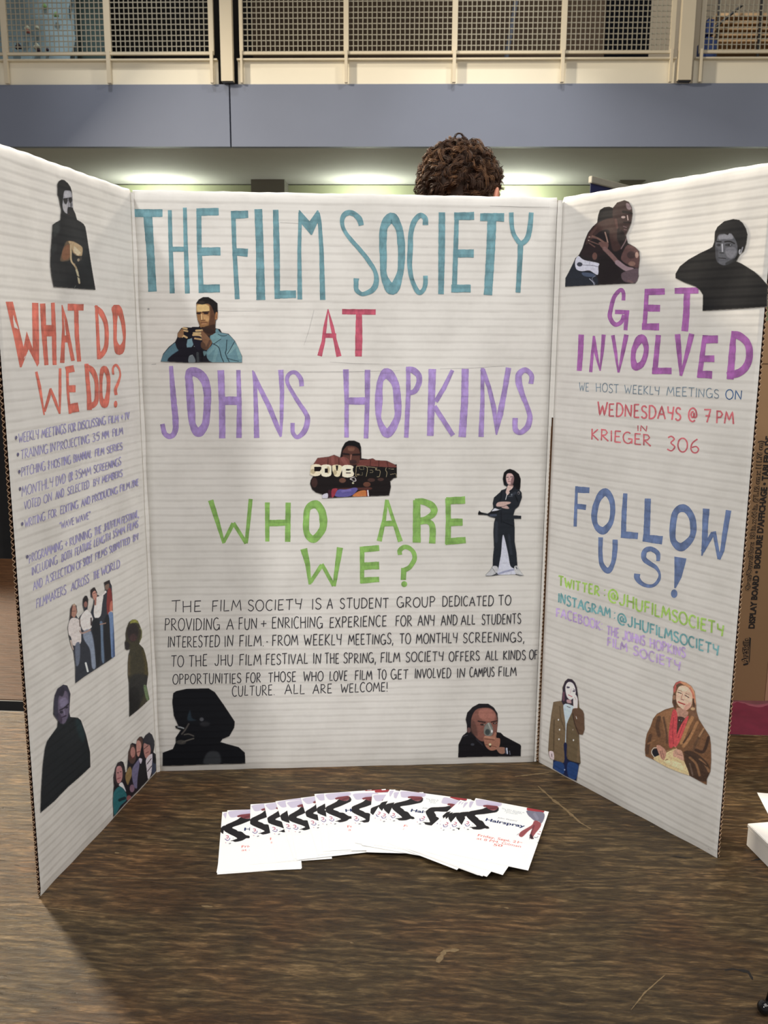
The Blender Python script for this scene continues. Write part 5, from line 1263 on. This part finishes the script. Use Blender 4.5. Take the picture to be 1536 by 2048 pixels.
cutout(PR, pR, (1260, 1340, 8), (196, 188, 176), "800,172 900,200 985,255 1040,340 1062,520 1070,660 1110,790 1190,920 1280,1060 1300,1200 1305,1450 1295,1620 1240,1740 1235,1838 960,1690 800,1640 600,1560 400,1445 250,1378 238,1280 250,1120 270,1020 330,900 370,780 430,700 560,630 700,590 675,520 680,420 690,370 690,270 730,200", (118, 78, 48), """
150,100,62 30 .9|430,720 700,610 660,800 620,1100 560,1000 520,820 470,760
78,52,36 26 .9|L60 470,760 440,900 470,1040
86,58,40 22 .9|L34 540,760 590,1000 600,1160
176,120,72 26 .9|L60 1000,760 900,960 830,1160
80,54,38 18|L26 1080,860 960,1020 860,1160
170,116,70 20 .9|L46 1080,840 960,1080 860,1220
96,66,44 20|L40 1180,960 1060,1160 1020,1280
180,130,84 20 .8|L30 1180,940 1110,1060
66,44,32 22|L50 1260,1080 1180,1300 1060,1280
84,56,38 20|L60 330,1050 290,1200 280,1320
146,98,60 16 .8|L26 290,1180 400,1120
70,48,34 24|870,1330 1000,1300 1180,1420 1280,1560 1230,1780 960,1680
140,96,60 20 .9|L36 960,1400 1060,1500 1120,1680
150,104,66 18 .8|L36 1120,1430 1200,1500 1270,1620
60,42,32 12|L16 870,1310 1100,1440 1240,1540
112,88,70 14 .8|L26 960,1500 1010,1680
184,84,72 12|700,280 740,200 810,178 900,205 860,230 790,210 750,260 720,350 695,350
206,140,96 12|800,180 920,215 1000,280 1050,400 1062,560 1010,470 960,300 860,240
96,70,50 10|740,240 800,215 840,250 760,300
84,58,42 12|680,420 720,380 740,480 740,600 700,570
170,120,86 10 .8|E706,440 22,40
200,96,76 8|L16 960,290 1010,380 1030,470
120,82,56 12|980,480 1050,540 1060,650 1090,760 1000,730 950,680 960,620
190,150,104 8|E1010,620 36,24
60,40,32 8|L16 1020,460 1030,580
222,176,142 14|750,330 800,255 900,260 975,330 1000,440 985,570 900,645 810,600 755,530 735,440
196,132,108 20 .7|900,560 980,520 950,620 860,640
232,190,156 20 .7|800,280 920,290 900,340 800,330
60,40,34 5|L12 765,355 825,375
60,40,34 5|L12 880,400 945,440
110,70,52 5|L7 770,325 830,340
110,70,52 5|L7 890,370 950,400
180,120,96 6|L12 845,380 820,450
150,92,76 5|L12 815,465 860,480
178,62,54 5|L20 775,510 820,530 880,550
110,40,38 3|L5 785,512 830,530 870,545
176,126,100 12|760,600 900,650 940,680 900,760 800,760 750,700
70,48,40 10|760,750 880,770 840,900 750,1020 745,880
200,190,170 3|E795,803 7,7
120,150,110 3|E830,812 7,7
196,66,66 10|690,640 740,650 765,760 750,1040 720,1200 640,1240 625,1060 650,820
204,72,70 10|900,760 945,740 900,880 820,1100 740,1230 700,1180 760,1020 820,880
150,44,50 6|L10 700,760 690,1000 700,1180
150,44,50 6|L10 860,860 780,1080
30,28,34 8|360,1290 440,1260 470,1350 400,1390
214,204,180 4|L10 400,1400 350,1320 380,1250 440,1240
214,180,124 10|400,1390 560,1330 720,1260 760,1300 860,1440 955,1690 800,1650 560,1540 400,1440
232,204,150 14 .7|560,1440 800,1480 860,1600 600,1500
150,118,76 4|L9 580,1300 720,1250
150,118,76 4|L14 570,1440 610,1425
186,128,102 8|430,1210 480,1200 560,1260 585,1330 550,1440 500,1400 460,1320
120,70,58 4|L7 490,1290 520,1420
120,70,58 4|L7 520,1280 550,1400
200,146,116 8|720,1215 760,1260 830,1290 860,1380 855,1450 760,1400 700,1380 700,1300 740,1260
120,70,58 4|L7 760,1340 840,1370
""", 'cut-out photo of a woman in a brown fur coat with a red scarf and a cream bag', step=.65, grain=.12)
# ------------------------------------------------------------ flyers
FWD, FHT = .108, .153
src = np.array([(380, 118), (1442, 335), (1335, 1290), (150, 968)], float); dst = np.array([(0, 0), (1, 0), (1, 1), (0, 1)], float)
def homog(s, d):
    A = []; b = []
    for (x, y), (u, v) in zip(s, d):
        A += [[x, y, 1, 0, 0, 0, -u*x, -u*y], [0, 0, 0, x, y, 1, -v*x, -v*y]]; b += [u, v]
    h_ = np.append(np.linalg.solve(A, b), 1).reshape(3, 3); return h_
HM = homog(src, dst); HI = np.linalg.inv(HM)
def happly(Hm, X): X = np.atleast_2d(X); Y = np.c_[X, np.ones(len(X))]@Hm.T; return Y[:, :2]/Y[:, 2:]
nx, ny = 150, 130; topf = .62
U, V_ = np.meshgrid(np.linspace(0, 1, nx), np.linspace(0, topf, ny), indexing='ij'); UV = np.stack([U.ravel(), V_.ravel()], 1)
Xp = happly(HI, UV)
art = """
206,198,222 12|400,140 560,158 735,190 735,245 620,240 500,245 420,235 395,190
190,178,212 20 .6|L36 560,215 700,225
130,58,66 6|500,232 545,224 620,232 700,246 712,285 690,300 640,308 575,285 545,258 515,255
90,40,48 10 .7|L20 600,280 690,270
30,28,32 4|545,262 580,285 640,310 690,300 715,262 724,300 705,335 640,350 530,368 420,382 470,430 490,455 540,478 590,540 630,562 650,590 620,598 590,590 530,608 440,602 410,580 385,568 450,562 468,555 430,515 310,402 325,330 420,304 500,285
30,28,32 3|L8 385,570 460,572
170,52,60 6|1120,270 1240,285 1355,306 1365,348 1240,330 1130,312
120,118,138 8|1118,315 1240,330 1365,350 1398,430 1372,525 1330,490 1262,478 1200,430 1150,385
150,148,168 16 .6|L40 1240,370 1300,450
156,74,80 6|1262,478 1320,490 1370,530 1362,600 1320,680 1296,745 1312,772 1270,770 1240,720 1252,640 1262,600 1205,650 1140,738 1085,712 1100,655 1170,600 1240,545
110,48,56 8 .8|L24 1270,560 1262,640 1262,730
60,30,40 5|1240,705 1262,700 1300,750 1310,775 1262,768
60,70,90 4|L7 1248,740 1250,775
60,70,90 4|L7 1060,705 1075,685
190,90,130 5|L10 330,480 355,490 345,520 330,510
110,90,160 5|L10 310,520 335,550 365,545 370,525
190,90,130 5|L7 310,575 315,580
120,120,130 5|E365,603 16,8
120,120,130 5|E415,540 6,5
180,70,100 5|L9 1370,655 1390,660
180,70,100 5|L9 1350,692 1385,700
70,80,110 5|L9 1315,745 1345,755 1365,738
90,90,110 4|E1375,780 5,4
70,90,90 4|E1380,832 9,5
"""
C = paint(Xp, (255, 254, 251), art, .0, 2); cols = lin(C)*.90
th = .0003
def loc_(u, v, z=0): return (FWD*u, -FHT*v, z)
vs = [loc_(u, v, th+.00003) for u, v in UV]; ii, jj = np.meshgrid(np.arange(nx-1), np.arange(ny-1), indexing='ij'); a = (ii*ny+jj).ravel(); Q = np.stack([a, a+1, a+ny+1, a+ny], 1)
vs = list(vs); fs = [tuple(q) for q in Q]; cc = [tuple(c) for c in cols]
white = (.90, .895, .885)
b = len(vs)
vs += [loc_(0, topf, th+.00003), loc_(1, topf, th+.00003), loc_(1, 1, th+.00003), loc_(0, 1, th+.00003), loc_(0, 0, 0), loc_(1, 0, 0), loc_(1, 1, 0), loc_(0, 1, 0), loc_(0, 0, th), loc_(1, 0, th), loc_(1, 1, th), loc_(0, 1, th)]
cc += [white]*12
fs += [(b, b+3, b+2, b+1), (b+4, b+5, b+6, b+7), (b+4, b+8, b+9, b+5), (b+5, b+9, b+10, b+6), (b+6, b+10, b+11, b+7), (b+7, b+11, b+8, b+4)]
def text_mesh(s, bold=0.0, space=1.0):
    cu = bpy.data.curves.new('t', 'FONT'); cu.body = s; cu.offset = bold; cu.space_character = space; cu.resolution_u = 3
    ob = bpy.data.objects.new('t', cu); COL.objects.link(ob); dg = bpy.context.evaluated_depsgraph_get(); dg.update()
    me = bpy.data.meshes.new_from_object(ob.evaluated_get(dg)); V = np.array([v.co[:] for v in me.vertices]); F = [tuple(p.vertices) for p in me.polygons]
    bpy.data.objects.remove(ob); bpy.data.curves.remove(cu); bpy.data.meshes.remove(me); return V, F
def put_text(s, p0, p1, h, col, bold=.02, z=.0, upper_only=None):
    """p0,p1: baseline ends, h: cap height, all in card pixels of the crop; maps through the card homography"""
    global vs, fs, cc
    V, F = text_mesh(s, bold); x0, x1 = V[:, 0].min(), V[:, 0].max(); cap = .70
    A, B = happly(HM, [p0, p1]); Tp = happly(HM, [[p0[0]+h*.12, p0[1]-h]])[0]; hh = abs(Tp[1]-A[1])*FHT
    A = np.array([A[0]*FWD, -A[1]*FHT]); B = np.array([B[0]*FWD, -B[1]*FHT]); ex = (B-A)/(x1-x0); ey = np.array([0, 1])*hh/cap
    b = len(vs); vs += [tuple(A+ex*(v[0]-x0)+ey*v[1])+(th+.00006+z,) for v in V]; fs += [tuple(i+b for i in f) for f in F]; cc += [tuple(lin(col)*.9)]*len(V)
put_text('Hairspray', (572, 470), (1142, 590), 42, (36, 52, 98), .035)
put_text("John Waters'", (735, 432), (1018, 492), 20, (96, 110, 140), .0)
put_text('The Film Society at', (760, 290), (1095, 358), 20, (140, 160, 176), .0)
put_text('Johns Hopkins', (810, 322), (1060, 372), 20, (140, 160, 176), .0)
put_text('presents', (838, 350), (1000, 380), 18, (140, 160, 176), .0)
put_text('Friday, Sept. 21', (512, 710), (1100, 840), 34, (222, 104, 96), .01)
put_text('st', (1110, 826), (1160, 838), 16, (222, 104, 96), .0)
put_text('at 8 PM, Gilman', (508, 760), (1150, 910), 34, (222, 104, 96), .0)
put_text('50', (755, 868), (885, 890), 34, (222, 104, 96), .01)
flyer0 = mesh_obj('flyer', vs, fs, M_FLYER, None, colors=np.array(cc))
cards = [(444.5, 1624.5, 4), (454.6, 1621, 1), (501, 1609, 4), (528, 1607.5, 10), (551, 1603, 12), (571, 1603, 8), (601.6, 1596, 10), (629, 1588.5, 5), (648, 1587, 3), (703.5, 1586, -2), (744.5, 1588.5, -6),
         (779.6, 1579, -22), (788, 1582, -21), (800.6, 1580.5, -18), (889, 1592, -38), (921, 1600, -37), (926, 1601.5, -36.5), (931, 1602, -36), (941, 1600, -32), (951.5, 1596.5, -24)]
nth = {0: 'flyer at the far left end and bottom of the fan, its print mostly covered', 1: 'second flyer from the left of the fan, showing Ha and Frid at its cut-off text', 2: 'third flyer of the fan, its black-trousered legs cut off by the next card',
       3: 'fourth flyer of the fan, half of its trousered legs showing', 4: 'narrow showing flyer tilted to the left in the left part of the fan', 5: 'sixth flyer of the fan with a full pair of black-trousered legs', 6: 'left-tilted flyer just left of the fan\'s middle',
       7: 'thin white strip of flyer left of the fan\'s middle', 8: 'flyer at the middle of the fan with a cut-off blue H', 9: 'flyer right of the middle of the fan with only the trousered legs showing', 10: 'flyer just left of the steep white strips in the fan',
       11: 'first of the white-edged strips right of the fan\'s middle', 12: 'second of the white-edged strips right of the fan\'s middle', 13: 'flyer right of the fan\'s middle whose title is cut off after Hair', 14: 'steeply turned flyer overlapping the card that reads Hair',
       15: 'steep thin strip of flyer, second of the steep ones', 16: 'steep strip of flyer, third of the steep ones', 17: 'steep thin strip of flyer, fourth of the steep ones', 18: 'steep flyer tucked right under the topmost card', 19: 'topmost flyer at the right end, its whole film announcement readable'}
zc = .0004
for i, (x, y, ang) in enumerate(cards):
    o = flyer0 if i == 0 else flyer0.copy()
    if i: COL.objects.link(o)
    P = on_z(x, y, zc); o.location = (P[0], P[1], zc); o.rotation_euler = (0, 0, math.radians(ang)); zc += .00042
    tag(o, nth[i], 'flyer', 'fanned flyers on the table')
# ------------------------------------------------------------ second display board (brown back) with its print
yb = .225; PB = np.array(on_z(1528, 1402)); nB = np.array([-math.sin(-.12), math.cos(-.12), 0]); dB = np.array([math.cos(-.12), math.sin(-.12), 0]); dBB = float(PB@nB)
b2 = empty('display_board', (PB[0]-.2*dB[0], PB[1]-.2*dB[1], .0015)); inv = np.array(b2.location)
M_BROWN = mat_plain('brown_cardboard', lin((142, 112, 80)), .8, .06, 8, bump=.0002)
sB = lambda P: float((P-PB)@dB)
mb = MB(); mb.frame_box(PB-dB*.56-inv, dB*.56, nB*.004, EZ*.711); pB = mb.build('panel', M_BROWN, b2); pB['label'] = 'brown cardboard back printed with the board\'s description'
d2 = np.array([math.cos(.35), math.sin(.35), 0]); mb = MB(); mb.frame_box(PB+dB*.0015-inv, d2*.28, np.array([-d2[1], d2[0], 0])*.004, EZ*.711); o = mb.build('panel', mat_plain('lit_brown_cardboard', lin((168, 132, 106)), .8, .05, 8), b2); o['label'] = 'brown cardboard wing turned away'  # paler copy of the cardboard brown: light on the wing put into colour
mb = MB(); q = hit(1534, 728, nB, dBB)
mb.frame_box(np.array([PB[0], PB[1], 0])-dB*.2+EZ*q[2]-nB*.0006-inv, dB*.2, nB*.0005, EZ*.0012); mb.build('crease', mat_plain('cardboard_crease', lin((92, 68, 46)), .9), b2)
def print_on(s, p0, p1, h, col, bold, label, outline=False):
    V, F = text_mesh(s, bold); x0, x1 = V[:, 0].min(), V[:, 0].max(); A = hit(*p0, nB, dBB); B = hit(*p1, nB, dBB)
    up_ = -dB; L_ = np.linalg.norm(B-A); ex = (B-A)/L_*(L_/(x1-x0)); hh = abs(sB(hit(p0[0]-h, p0[1], nB, dBB))-sB(A))
    w_ = [A+ex*(v[0]-x0)+up_*v[1]*hh/.70-nB*(.0004 if not outline else .0007) for v in V]
    o = mesh_obj('lettering', [tuple(np.array(q)-inv) for q in w_], F, mat_plain('print_'+s[:4].strip(), lin(col), .8), b2); o['label'] = label
INKB = (34, 28, 26)
print_on('DISPLAY BOARD \u2022 BORDURE D\'AFFICHAGE \u2022 TABLERO DE', (1508.5, 1257), (1543.5, 872), 11.5, INKB, .045, 'black print DISPLAY BOARD, BORDURE D\'AFFICHAGE, TABLERO DE')
for out, off, c in ((False, .075, INKB), (True, .0, (150, 120, 88))):
    print_on('Open/Ouvre/Abre:  28 in. x 44 in. (71.12 cm x 111.76 cm)', (1499.5, 1181), (1526.5, 880), 9, c, off, 'outlined print Open/Ouvre/Abre: 28 in. x 44 in. (71.12 cm x 111.76 cm)' if not out else 'brown inside of the outlined print', out)
for out, off, c in ((False, .08, INKB), (True, -.0, (150, 120, 88))):
    print_on('ArtSkills', (1494.5, 1326), (1498.5, 1276), 11, c, off, 'small outlined logo lettering ArtSkills' if not out else 'brown inside of the logo lettering', out)
w_ = [hit(x, y, nB, dBB)-nB*.0004-inv for x, y in ((1486, 1328), (1497, 1325), (1496, 1329), (1487, 1331))]
mesh_obj('logo_swash', w_, [(0, 1, 2, 3)], M_BLK, b2)
w_ = [hit(x, y, nB, dBB)-nB*.0004-inv for x, y in ((1499, 1326), (1500.5, 1300), (1502, 1276), (1497.5, 1274), (1499.5, 1279), (1499, 1300), (1497.5, 1322))]
mesh_obj('logo_swash', w_, [tuple(range(7))], M_BLK, b2)
tag(b2, 'brown-backed folded display board standing on the maroon cloth', 'display board')
# ------------------------------------------------------------ white box, loose card, wire stand foot
M_WHITE = mat_plain('white_card_box', (.80, .775, .73), .5, .03, 10)
A0 = on_z(1492.5, 1690.5); A1 = on_z(1536, 1735); dx = (A1-A0); dx /= np.linalg.norm(dx); dy = np.array([-dx[1], dx[0], 0])
bx = empty('white_box', tuple(A0+dx*.09+dy*.12), 0); inv = np.array(bx.location); inv[2] = 0
mb = MB(); mb.frame_box(A0+EZ*.0002-inv, dx*.18, dy*.24, EZ*.026); mb.build('tray', M_WHITE, bx, bevel=.0006)
mb = MB(); mb.frame_box(A0-dx*.0008-dy*.0008+EZ*.0268-inv, dx*.1816, dy*.2416, EZ*.0055); mb.build('lid', M_WHITE, bx, bevel=.0008)
tag(bx, 'flat white cardboard box cut off by the right edge of the picture', 'box')
C0 = on_z(1514, 1586, .0); C1 = on_z(1537, 1630, 0); d1 = (C1-C0)/np.linalg.norm(C1-C0); d2_ = np.array([-d1[1], d1[0], 0])
mb = MB(); mb.frame_box(C0+EZ*.0004, d1*.10, d2_*.15, EZ*.0004)
tag(mb.build('paper_sheet', mat_plain('white_sheet', (.86, .855, .84), .6, .02, 10)), 'loose white sheet lying behind the white box', 'paper')
Bc = on_z(1529.5, 2014, .0075); ws = empty('wire_stand', (Bc[0]+.02, Bc[1]+.02, 0)); inv = np.array(ws.location)
M_GLOSS = mat_plain('glossy_black', (.006, .006, .007), .08, .1, 10)
for k, dd in enumerate(((0, 0), (.11, -.015), (.15, .09))):
    bm = bmesh.new(); bmesh.ops.create_uvsphere(bm, u_segments=24, v_segments=14, radius=.0075)
    for v in bm.verts: v.co.z *= .94
    me = bpy.data.meshes.new('ball_foot'); bm.to_mesh(me); bm.free(); me.polygons.foreach_set('use_smooth', [True]*len(me.polygons)); o = link_mesh('ball_foot', me, M_GLOSS, ws); p = Bc+np.array([dd[0], dd[1], 0])-inv; p[2] = .0072; o.location = p
    mb = MB(); c = Bc+np.array([.055, .03, 0])-inv; mb.tube([(p[0]+.003, p[1]+.003, .010), ((p[0]*.6+c[0]*.4)+.0, p[1]*.6+c[1]*.4, .07), (c[0], c[1], .16)], .0018, 8); mb.build('wire_leg', M_GLOSS, ws, True)
mb = MB(); mb.tube([(c[0], c[1], .15), (c[0], c[1], .24)], .003, 8); mb.build('stem', M_GLOSS, ws, True)
tag(ws, 'black wire stand with glossy ball feet at the lower right edge of the table', 'stand')
# ------------------------------------------------------------ person behind the board, seen from behind
def skin_body(name, joints, edges, mat, parent=None, sub=2, root=0):
    me = bpy.data.meshes.new(name); me.from_pydata([j[:3] for j in joints], edges, []); me.update(); o = link_mesh(name, me, mat, parent)
    md = o.modifiers.new('skin', 'SKIN'); md.use_smooth_shade = True; sk = me.skin_vertices[0].data
    for i, j in enumerate(joints): r = j[3]; sk[i].radius = (r if not isinstance(r, tuple) else r[0], r if not isinstance(r, tuple) else r[1]); sk[i].use_root = (i == root)
    o.modifiers.new('sub', 'SUBSURF').levels = sub; o.modifiers['sub'].render_levels = sub
    return o
dist = 2.02; hc = hit(917, 352, FW, float((CAM+FW*dist)@FW))       # centre of the skull
FX = hc[0]; FY = hc[1]; HZ = hc[2]-.026; gz = ZF
pe = empty('person', (FX, FY, gz), math.radians(-36)); HT = HZ-gz   # turned a little so that the right ear shows
M_SKIN = mat_plain('skin', lin((206, 140, 116)), .55, .06, 20); M_SWE = mat_plain('dark_navy_shirt', lin((32, 36, 48)), .85, .15, 30); M_JEAN = mat_plain('blue_denim', lin((50, 62, 88)), .85, .15, 60)
s_ = (HT+.09)/1.80
Y = lambda v: v*s_
J = [(0, 0, Y(.98), (.15, .11)), (0, 0, Y(1.15), (.14, .10)), (0, .0, Y(1.36), (.155, .11)), (0, 0, Y(1.47), (.08, .07)), (0, .0, Y(1.55), (.055, .055)), (0, .005, HT-.05, (.062, .07)), (0, .01, HT, (.078, .092)), (0, .005, HT+.055, (.055, .07)),
     (-.18, 0, Y(1.42), .055), (-.25, -.02, Y(1.15), .043), (-.24, .08, Y(.93), .032), (-.235, .12, Y(.86), .03),
     (.18, 0, Y(1.42), .055), (.25, -.02, Y(1.15), .043), (.24, .08, Y(.93), .032), (.235, .12, Y(.86), .03),
     (-.09, 0, Y(.90), .095), (-.10, .01, Y(.50), .062), (-.10, -.01, Y(.10), .042), (.09, 0, Y(.90), .095), (.10, .01, Y(.50), .062), (.10, -.01, Y(.10), .042)]
Ed = [(0, 1), (1, 2), (2, 3), (3, 4), (4, 5), (5, 6), (6, 7), (2, 8), (8, 9), (9, 10), (10, 11), (2, 12), (12, 13), (13, 14), (14, 15), (0, 16), (16, 17), (17, 18), (0, 19), (19, 20), (20, 21)]
skin_body('body', J, Ed, M_SKIN, pe)
g_ = .014
def grow(i, k=g_): j = J[i]; r = j[3]; return j[:3]+((r[0]+k, r[1]+k) if isinstance(r, tuple) else r+k,)
ids = [0, 1, 2, 3, 8, 9, 10, 12, 13, 14]; mp_ = {a: b for b, a in enumerate(ids)}
skin_body('shirt', [grow(i) for i in ids], [(mp_[a], mp_[b]) for a, b in Ed if a in mp_ and b in mp_], M_SWE, pe)
ids = [0, 16, 17, 18, 19, 20, 21]; mp_ = {a: b for b, a in enumerate(ids)}
skin_body('trousers', [grow(i, .018) for i in ids], [(mp_[a], mp_[b]) for a, b in Ed if a in mp_ and b in mp_], M_JEAN, pe)
for s in (-1, 1):
    skin_body('shoe', [(s*.10, -.05, .045, .042), (s*.105, .06, .042, .04), (s*.11, .17, .032, .034)], [(0, 1), (1, 2)], M_BLK, pe, 2)
    # hand with five fingers
    hx, hy, hz = s*.235, .13, Y(.84); jo = [(s*.236, .125, Y(.86), .024), (hx, hy+.02, hz-.04, .026)]; ed = [(0, 1)]
    for f_, (dx_, L_) in enumerate(((-.03, .055), (-.012, .07), (.004, .075), (.02, .068), (.034, .052))):
        b_ = len(jo); jo += [(hx, hy+.02+dx_*.9, hz-.055, .010), (hx-s*.008, hy+.025+dx_, hz-.055-L_*.5, .0085), (hx-s*.02, hy+.02+dx_, hz-.055-L_, .007)]; ed += [(1, b_), (b_, b_+1), (b_+1, b_+2)]
    skin_body('hand', jo, ed, M_SKIN, pe, 1)
# ears
for s in (-1, 1):
    bm = bmesh.new(); bmesh.ops.create_uvsphere(bm, u_segments=14, v_segments=10, radius=1)
    for v in bm.verts: v.co = Vector((v.co.x*.008, v.co.y*.017, v.co.z*.031))
    me = bpy.data.meshes.new('ear'); bm.to_mesh(me); bm.free(); me.polygons.foreach_set('use_smooth', [True]*len(me.polygons)); o = link_mesh('ear', me, M_SKIN, pe); o.location = (s*.093, .002, HT-.036); o.rotation_euler = (0, s*.15, s*.5)
# hair: a dark cap plus many curls
rnd = random.Random(5); mb = MB()
bm = bmesh.new(); bmesh.ops.create_icosphere(bm, subdivisions=4, radius=1)
def hairR(d):                                       # radius of the hair mass along a direction
    x, y, z = d; r = 1/math.sqrt((x/.0865)**2+((y-.0)/.108)**2+(z/(.098 if z > 0 else .112))**2)
    return r*(1+.03*math.sin(x*9+z*7)+.025*math.sin(y*11-z*8))
cap = bmesh.new(); me = bpy.data.meshes.new('hair_cap')
for v in bm.verts:
    d = v.co.normalized(); r = hairR(d)*.955
    v.co = d*r
dl = [v for v in bm.verts if (v.co.y > .045 and v.co.z < .035) or v.co.z < -.098 or (abs(v.co.x) > .074 and v.co.z < -.012 and abs(v.co.y) < .04)]; bmesh.ops.delete(bm, geom=dl, context='VERTS')
bm.to_mesh(me); bm.free(); me.polygons.foreach_set('use_smooth', [True]*len(me.polygons))
o = link_mesh('hair_cap', me, mat_plain('dark_brown_hair', lin((46, 30, 20)), .8, .3, 40), pe); o.location = (0, .008, HT+.0)
def curls(name, n, test, mats, r0, per, L0, lift0):
    mb = MB(); k = 0
    while k < n:                                        # a lock: several hairs following one wavy path
        d = Vector((rnd.gauss(0, 1), rnd.gauss(0, 1), rnd.gauss(0, 1))).normalized()
        if not test(d): continue
        R = hairR(d)*.95; p = d*R; dn = (Vector((0, 0, -1))-d*d.dot(Vector((0, 0, -1)))); tang = d.cross(Vector((rnd.gauss(0, 1), rnd.gauss(0, 1), rnd.gauss(0, 1)))).normalized(); tang = (tang*.8+dn*1.1).normalized(); side = d.cross(tang).normalized()
        L_ = L0*(.7+.7*rnd.random()); a = .0035+.0045*rnd.random(); turns = .7+rnd.random()*.9; phs = rnd.random()*6; lift = lift0*(.3+rnd.random())*(1+1.2*max(0, d.z)); mi = int(rnd.random()*len(mats))
        for h_ in range(per):
            jo_ = tang*rnd.gauss(0, .0016)+side*rnd.gauss(0, .0022)+d*rnd.gauss(0, .0012); pts = []; rs = []; ph2 = phs+rnd.gauss(0, .25); sp_ = side*rnd.gauss(0, .002)
            for i in range(9):
                t = i/8; an = ph2+turns*2*PI*t; q = p+jo_+tang*L_*t+sp_*t+side*a*math.cos(an)+d*(a*.8*math.sin(an)+lift*math.sin(PI*min(1, t*1.15)))
                q = q.normalized()*max(q.length, hairR(q.normalized())*.94); pts.append(q); rs.append(r0*(1.2-.7*t))
            mb.tube(pts, rs, 3, mi if rnd.random() > .2 else int(rnd.random()*len(mats)), False)
        k += 1
    o = mb.build(name, mats, pe, True); o.location = (0, .008, HT); tag(o, kind='stuff'); return o
HM_ = [mat_plain('brown_hair', lin(c), .7, .2, 60) for c in ((72, 47, 30), (88, 58, 36), (58, 38, 25), (114, 79, 49), (66, 42, 27))]
curls('hair', 620, lambda d: not (d.y > .35 and d.z < .35) and d.z > -.5 and not (abs(d.x) > .72 and d.z < -.12 and abs(d.y) < .5), HM_, .00055, 13, .034, .005)
HD_ = [mat_plain('dark_nape_hair', lin(c), .6, .2, 60) for c in ((44, 29, 20), (60, 40, 27))]
curls('nape_hair', 200, lambda d: d.z < -.2 and d.y < .3 and d.z > -.92 and not (abs(d.x) > .72 and d.z < -.12 and abs(d.y) < .5), HD_, .0005, 9, .026, .001)
hr = bmesh.new(); bmesh.ops.create_uvsphere(hr, u_segments=20, v_segments=14, radius=1)
for v in hr.verts: v.co = Vector((v.co.x*.074, v.co.y*.042+.058, v.co.z*.045-.082)); v.co += v.co.normalized()*.004*math.sin(v.co.x*300+v.co.z*220)
me = bpy.data.meshes.new('beard'); hr.to_mesh(me); hr.free(); o = link_mesh('beard', me, mat_plain('black_beard', lin((30, 24, 22)), .9, .3, 200), pe); o.location = (0, .008, HT)
tag(pe, 'person with curly brown hair and dark beard standing behind the board, seen from behind', 'person')
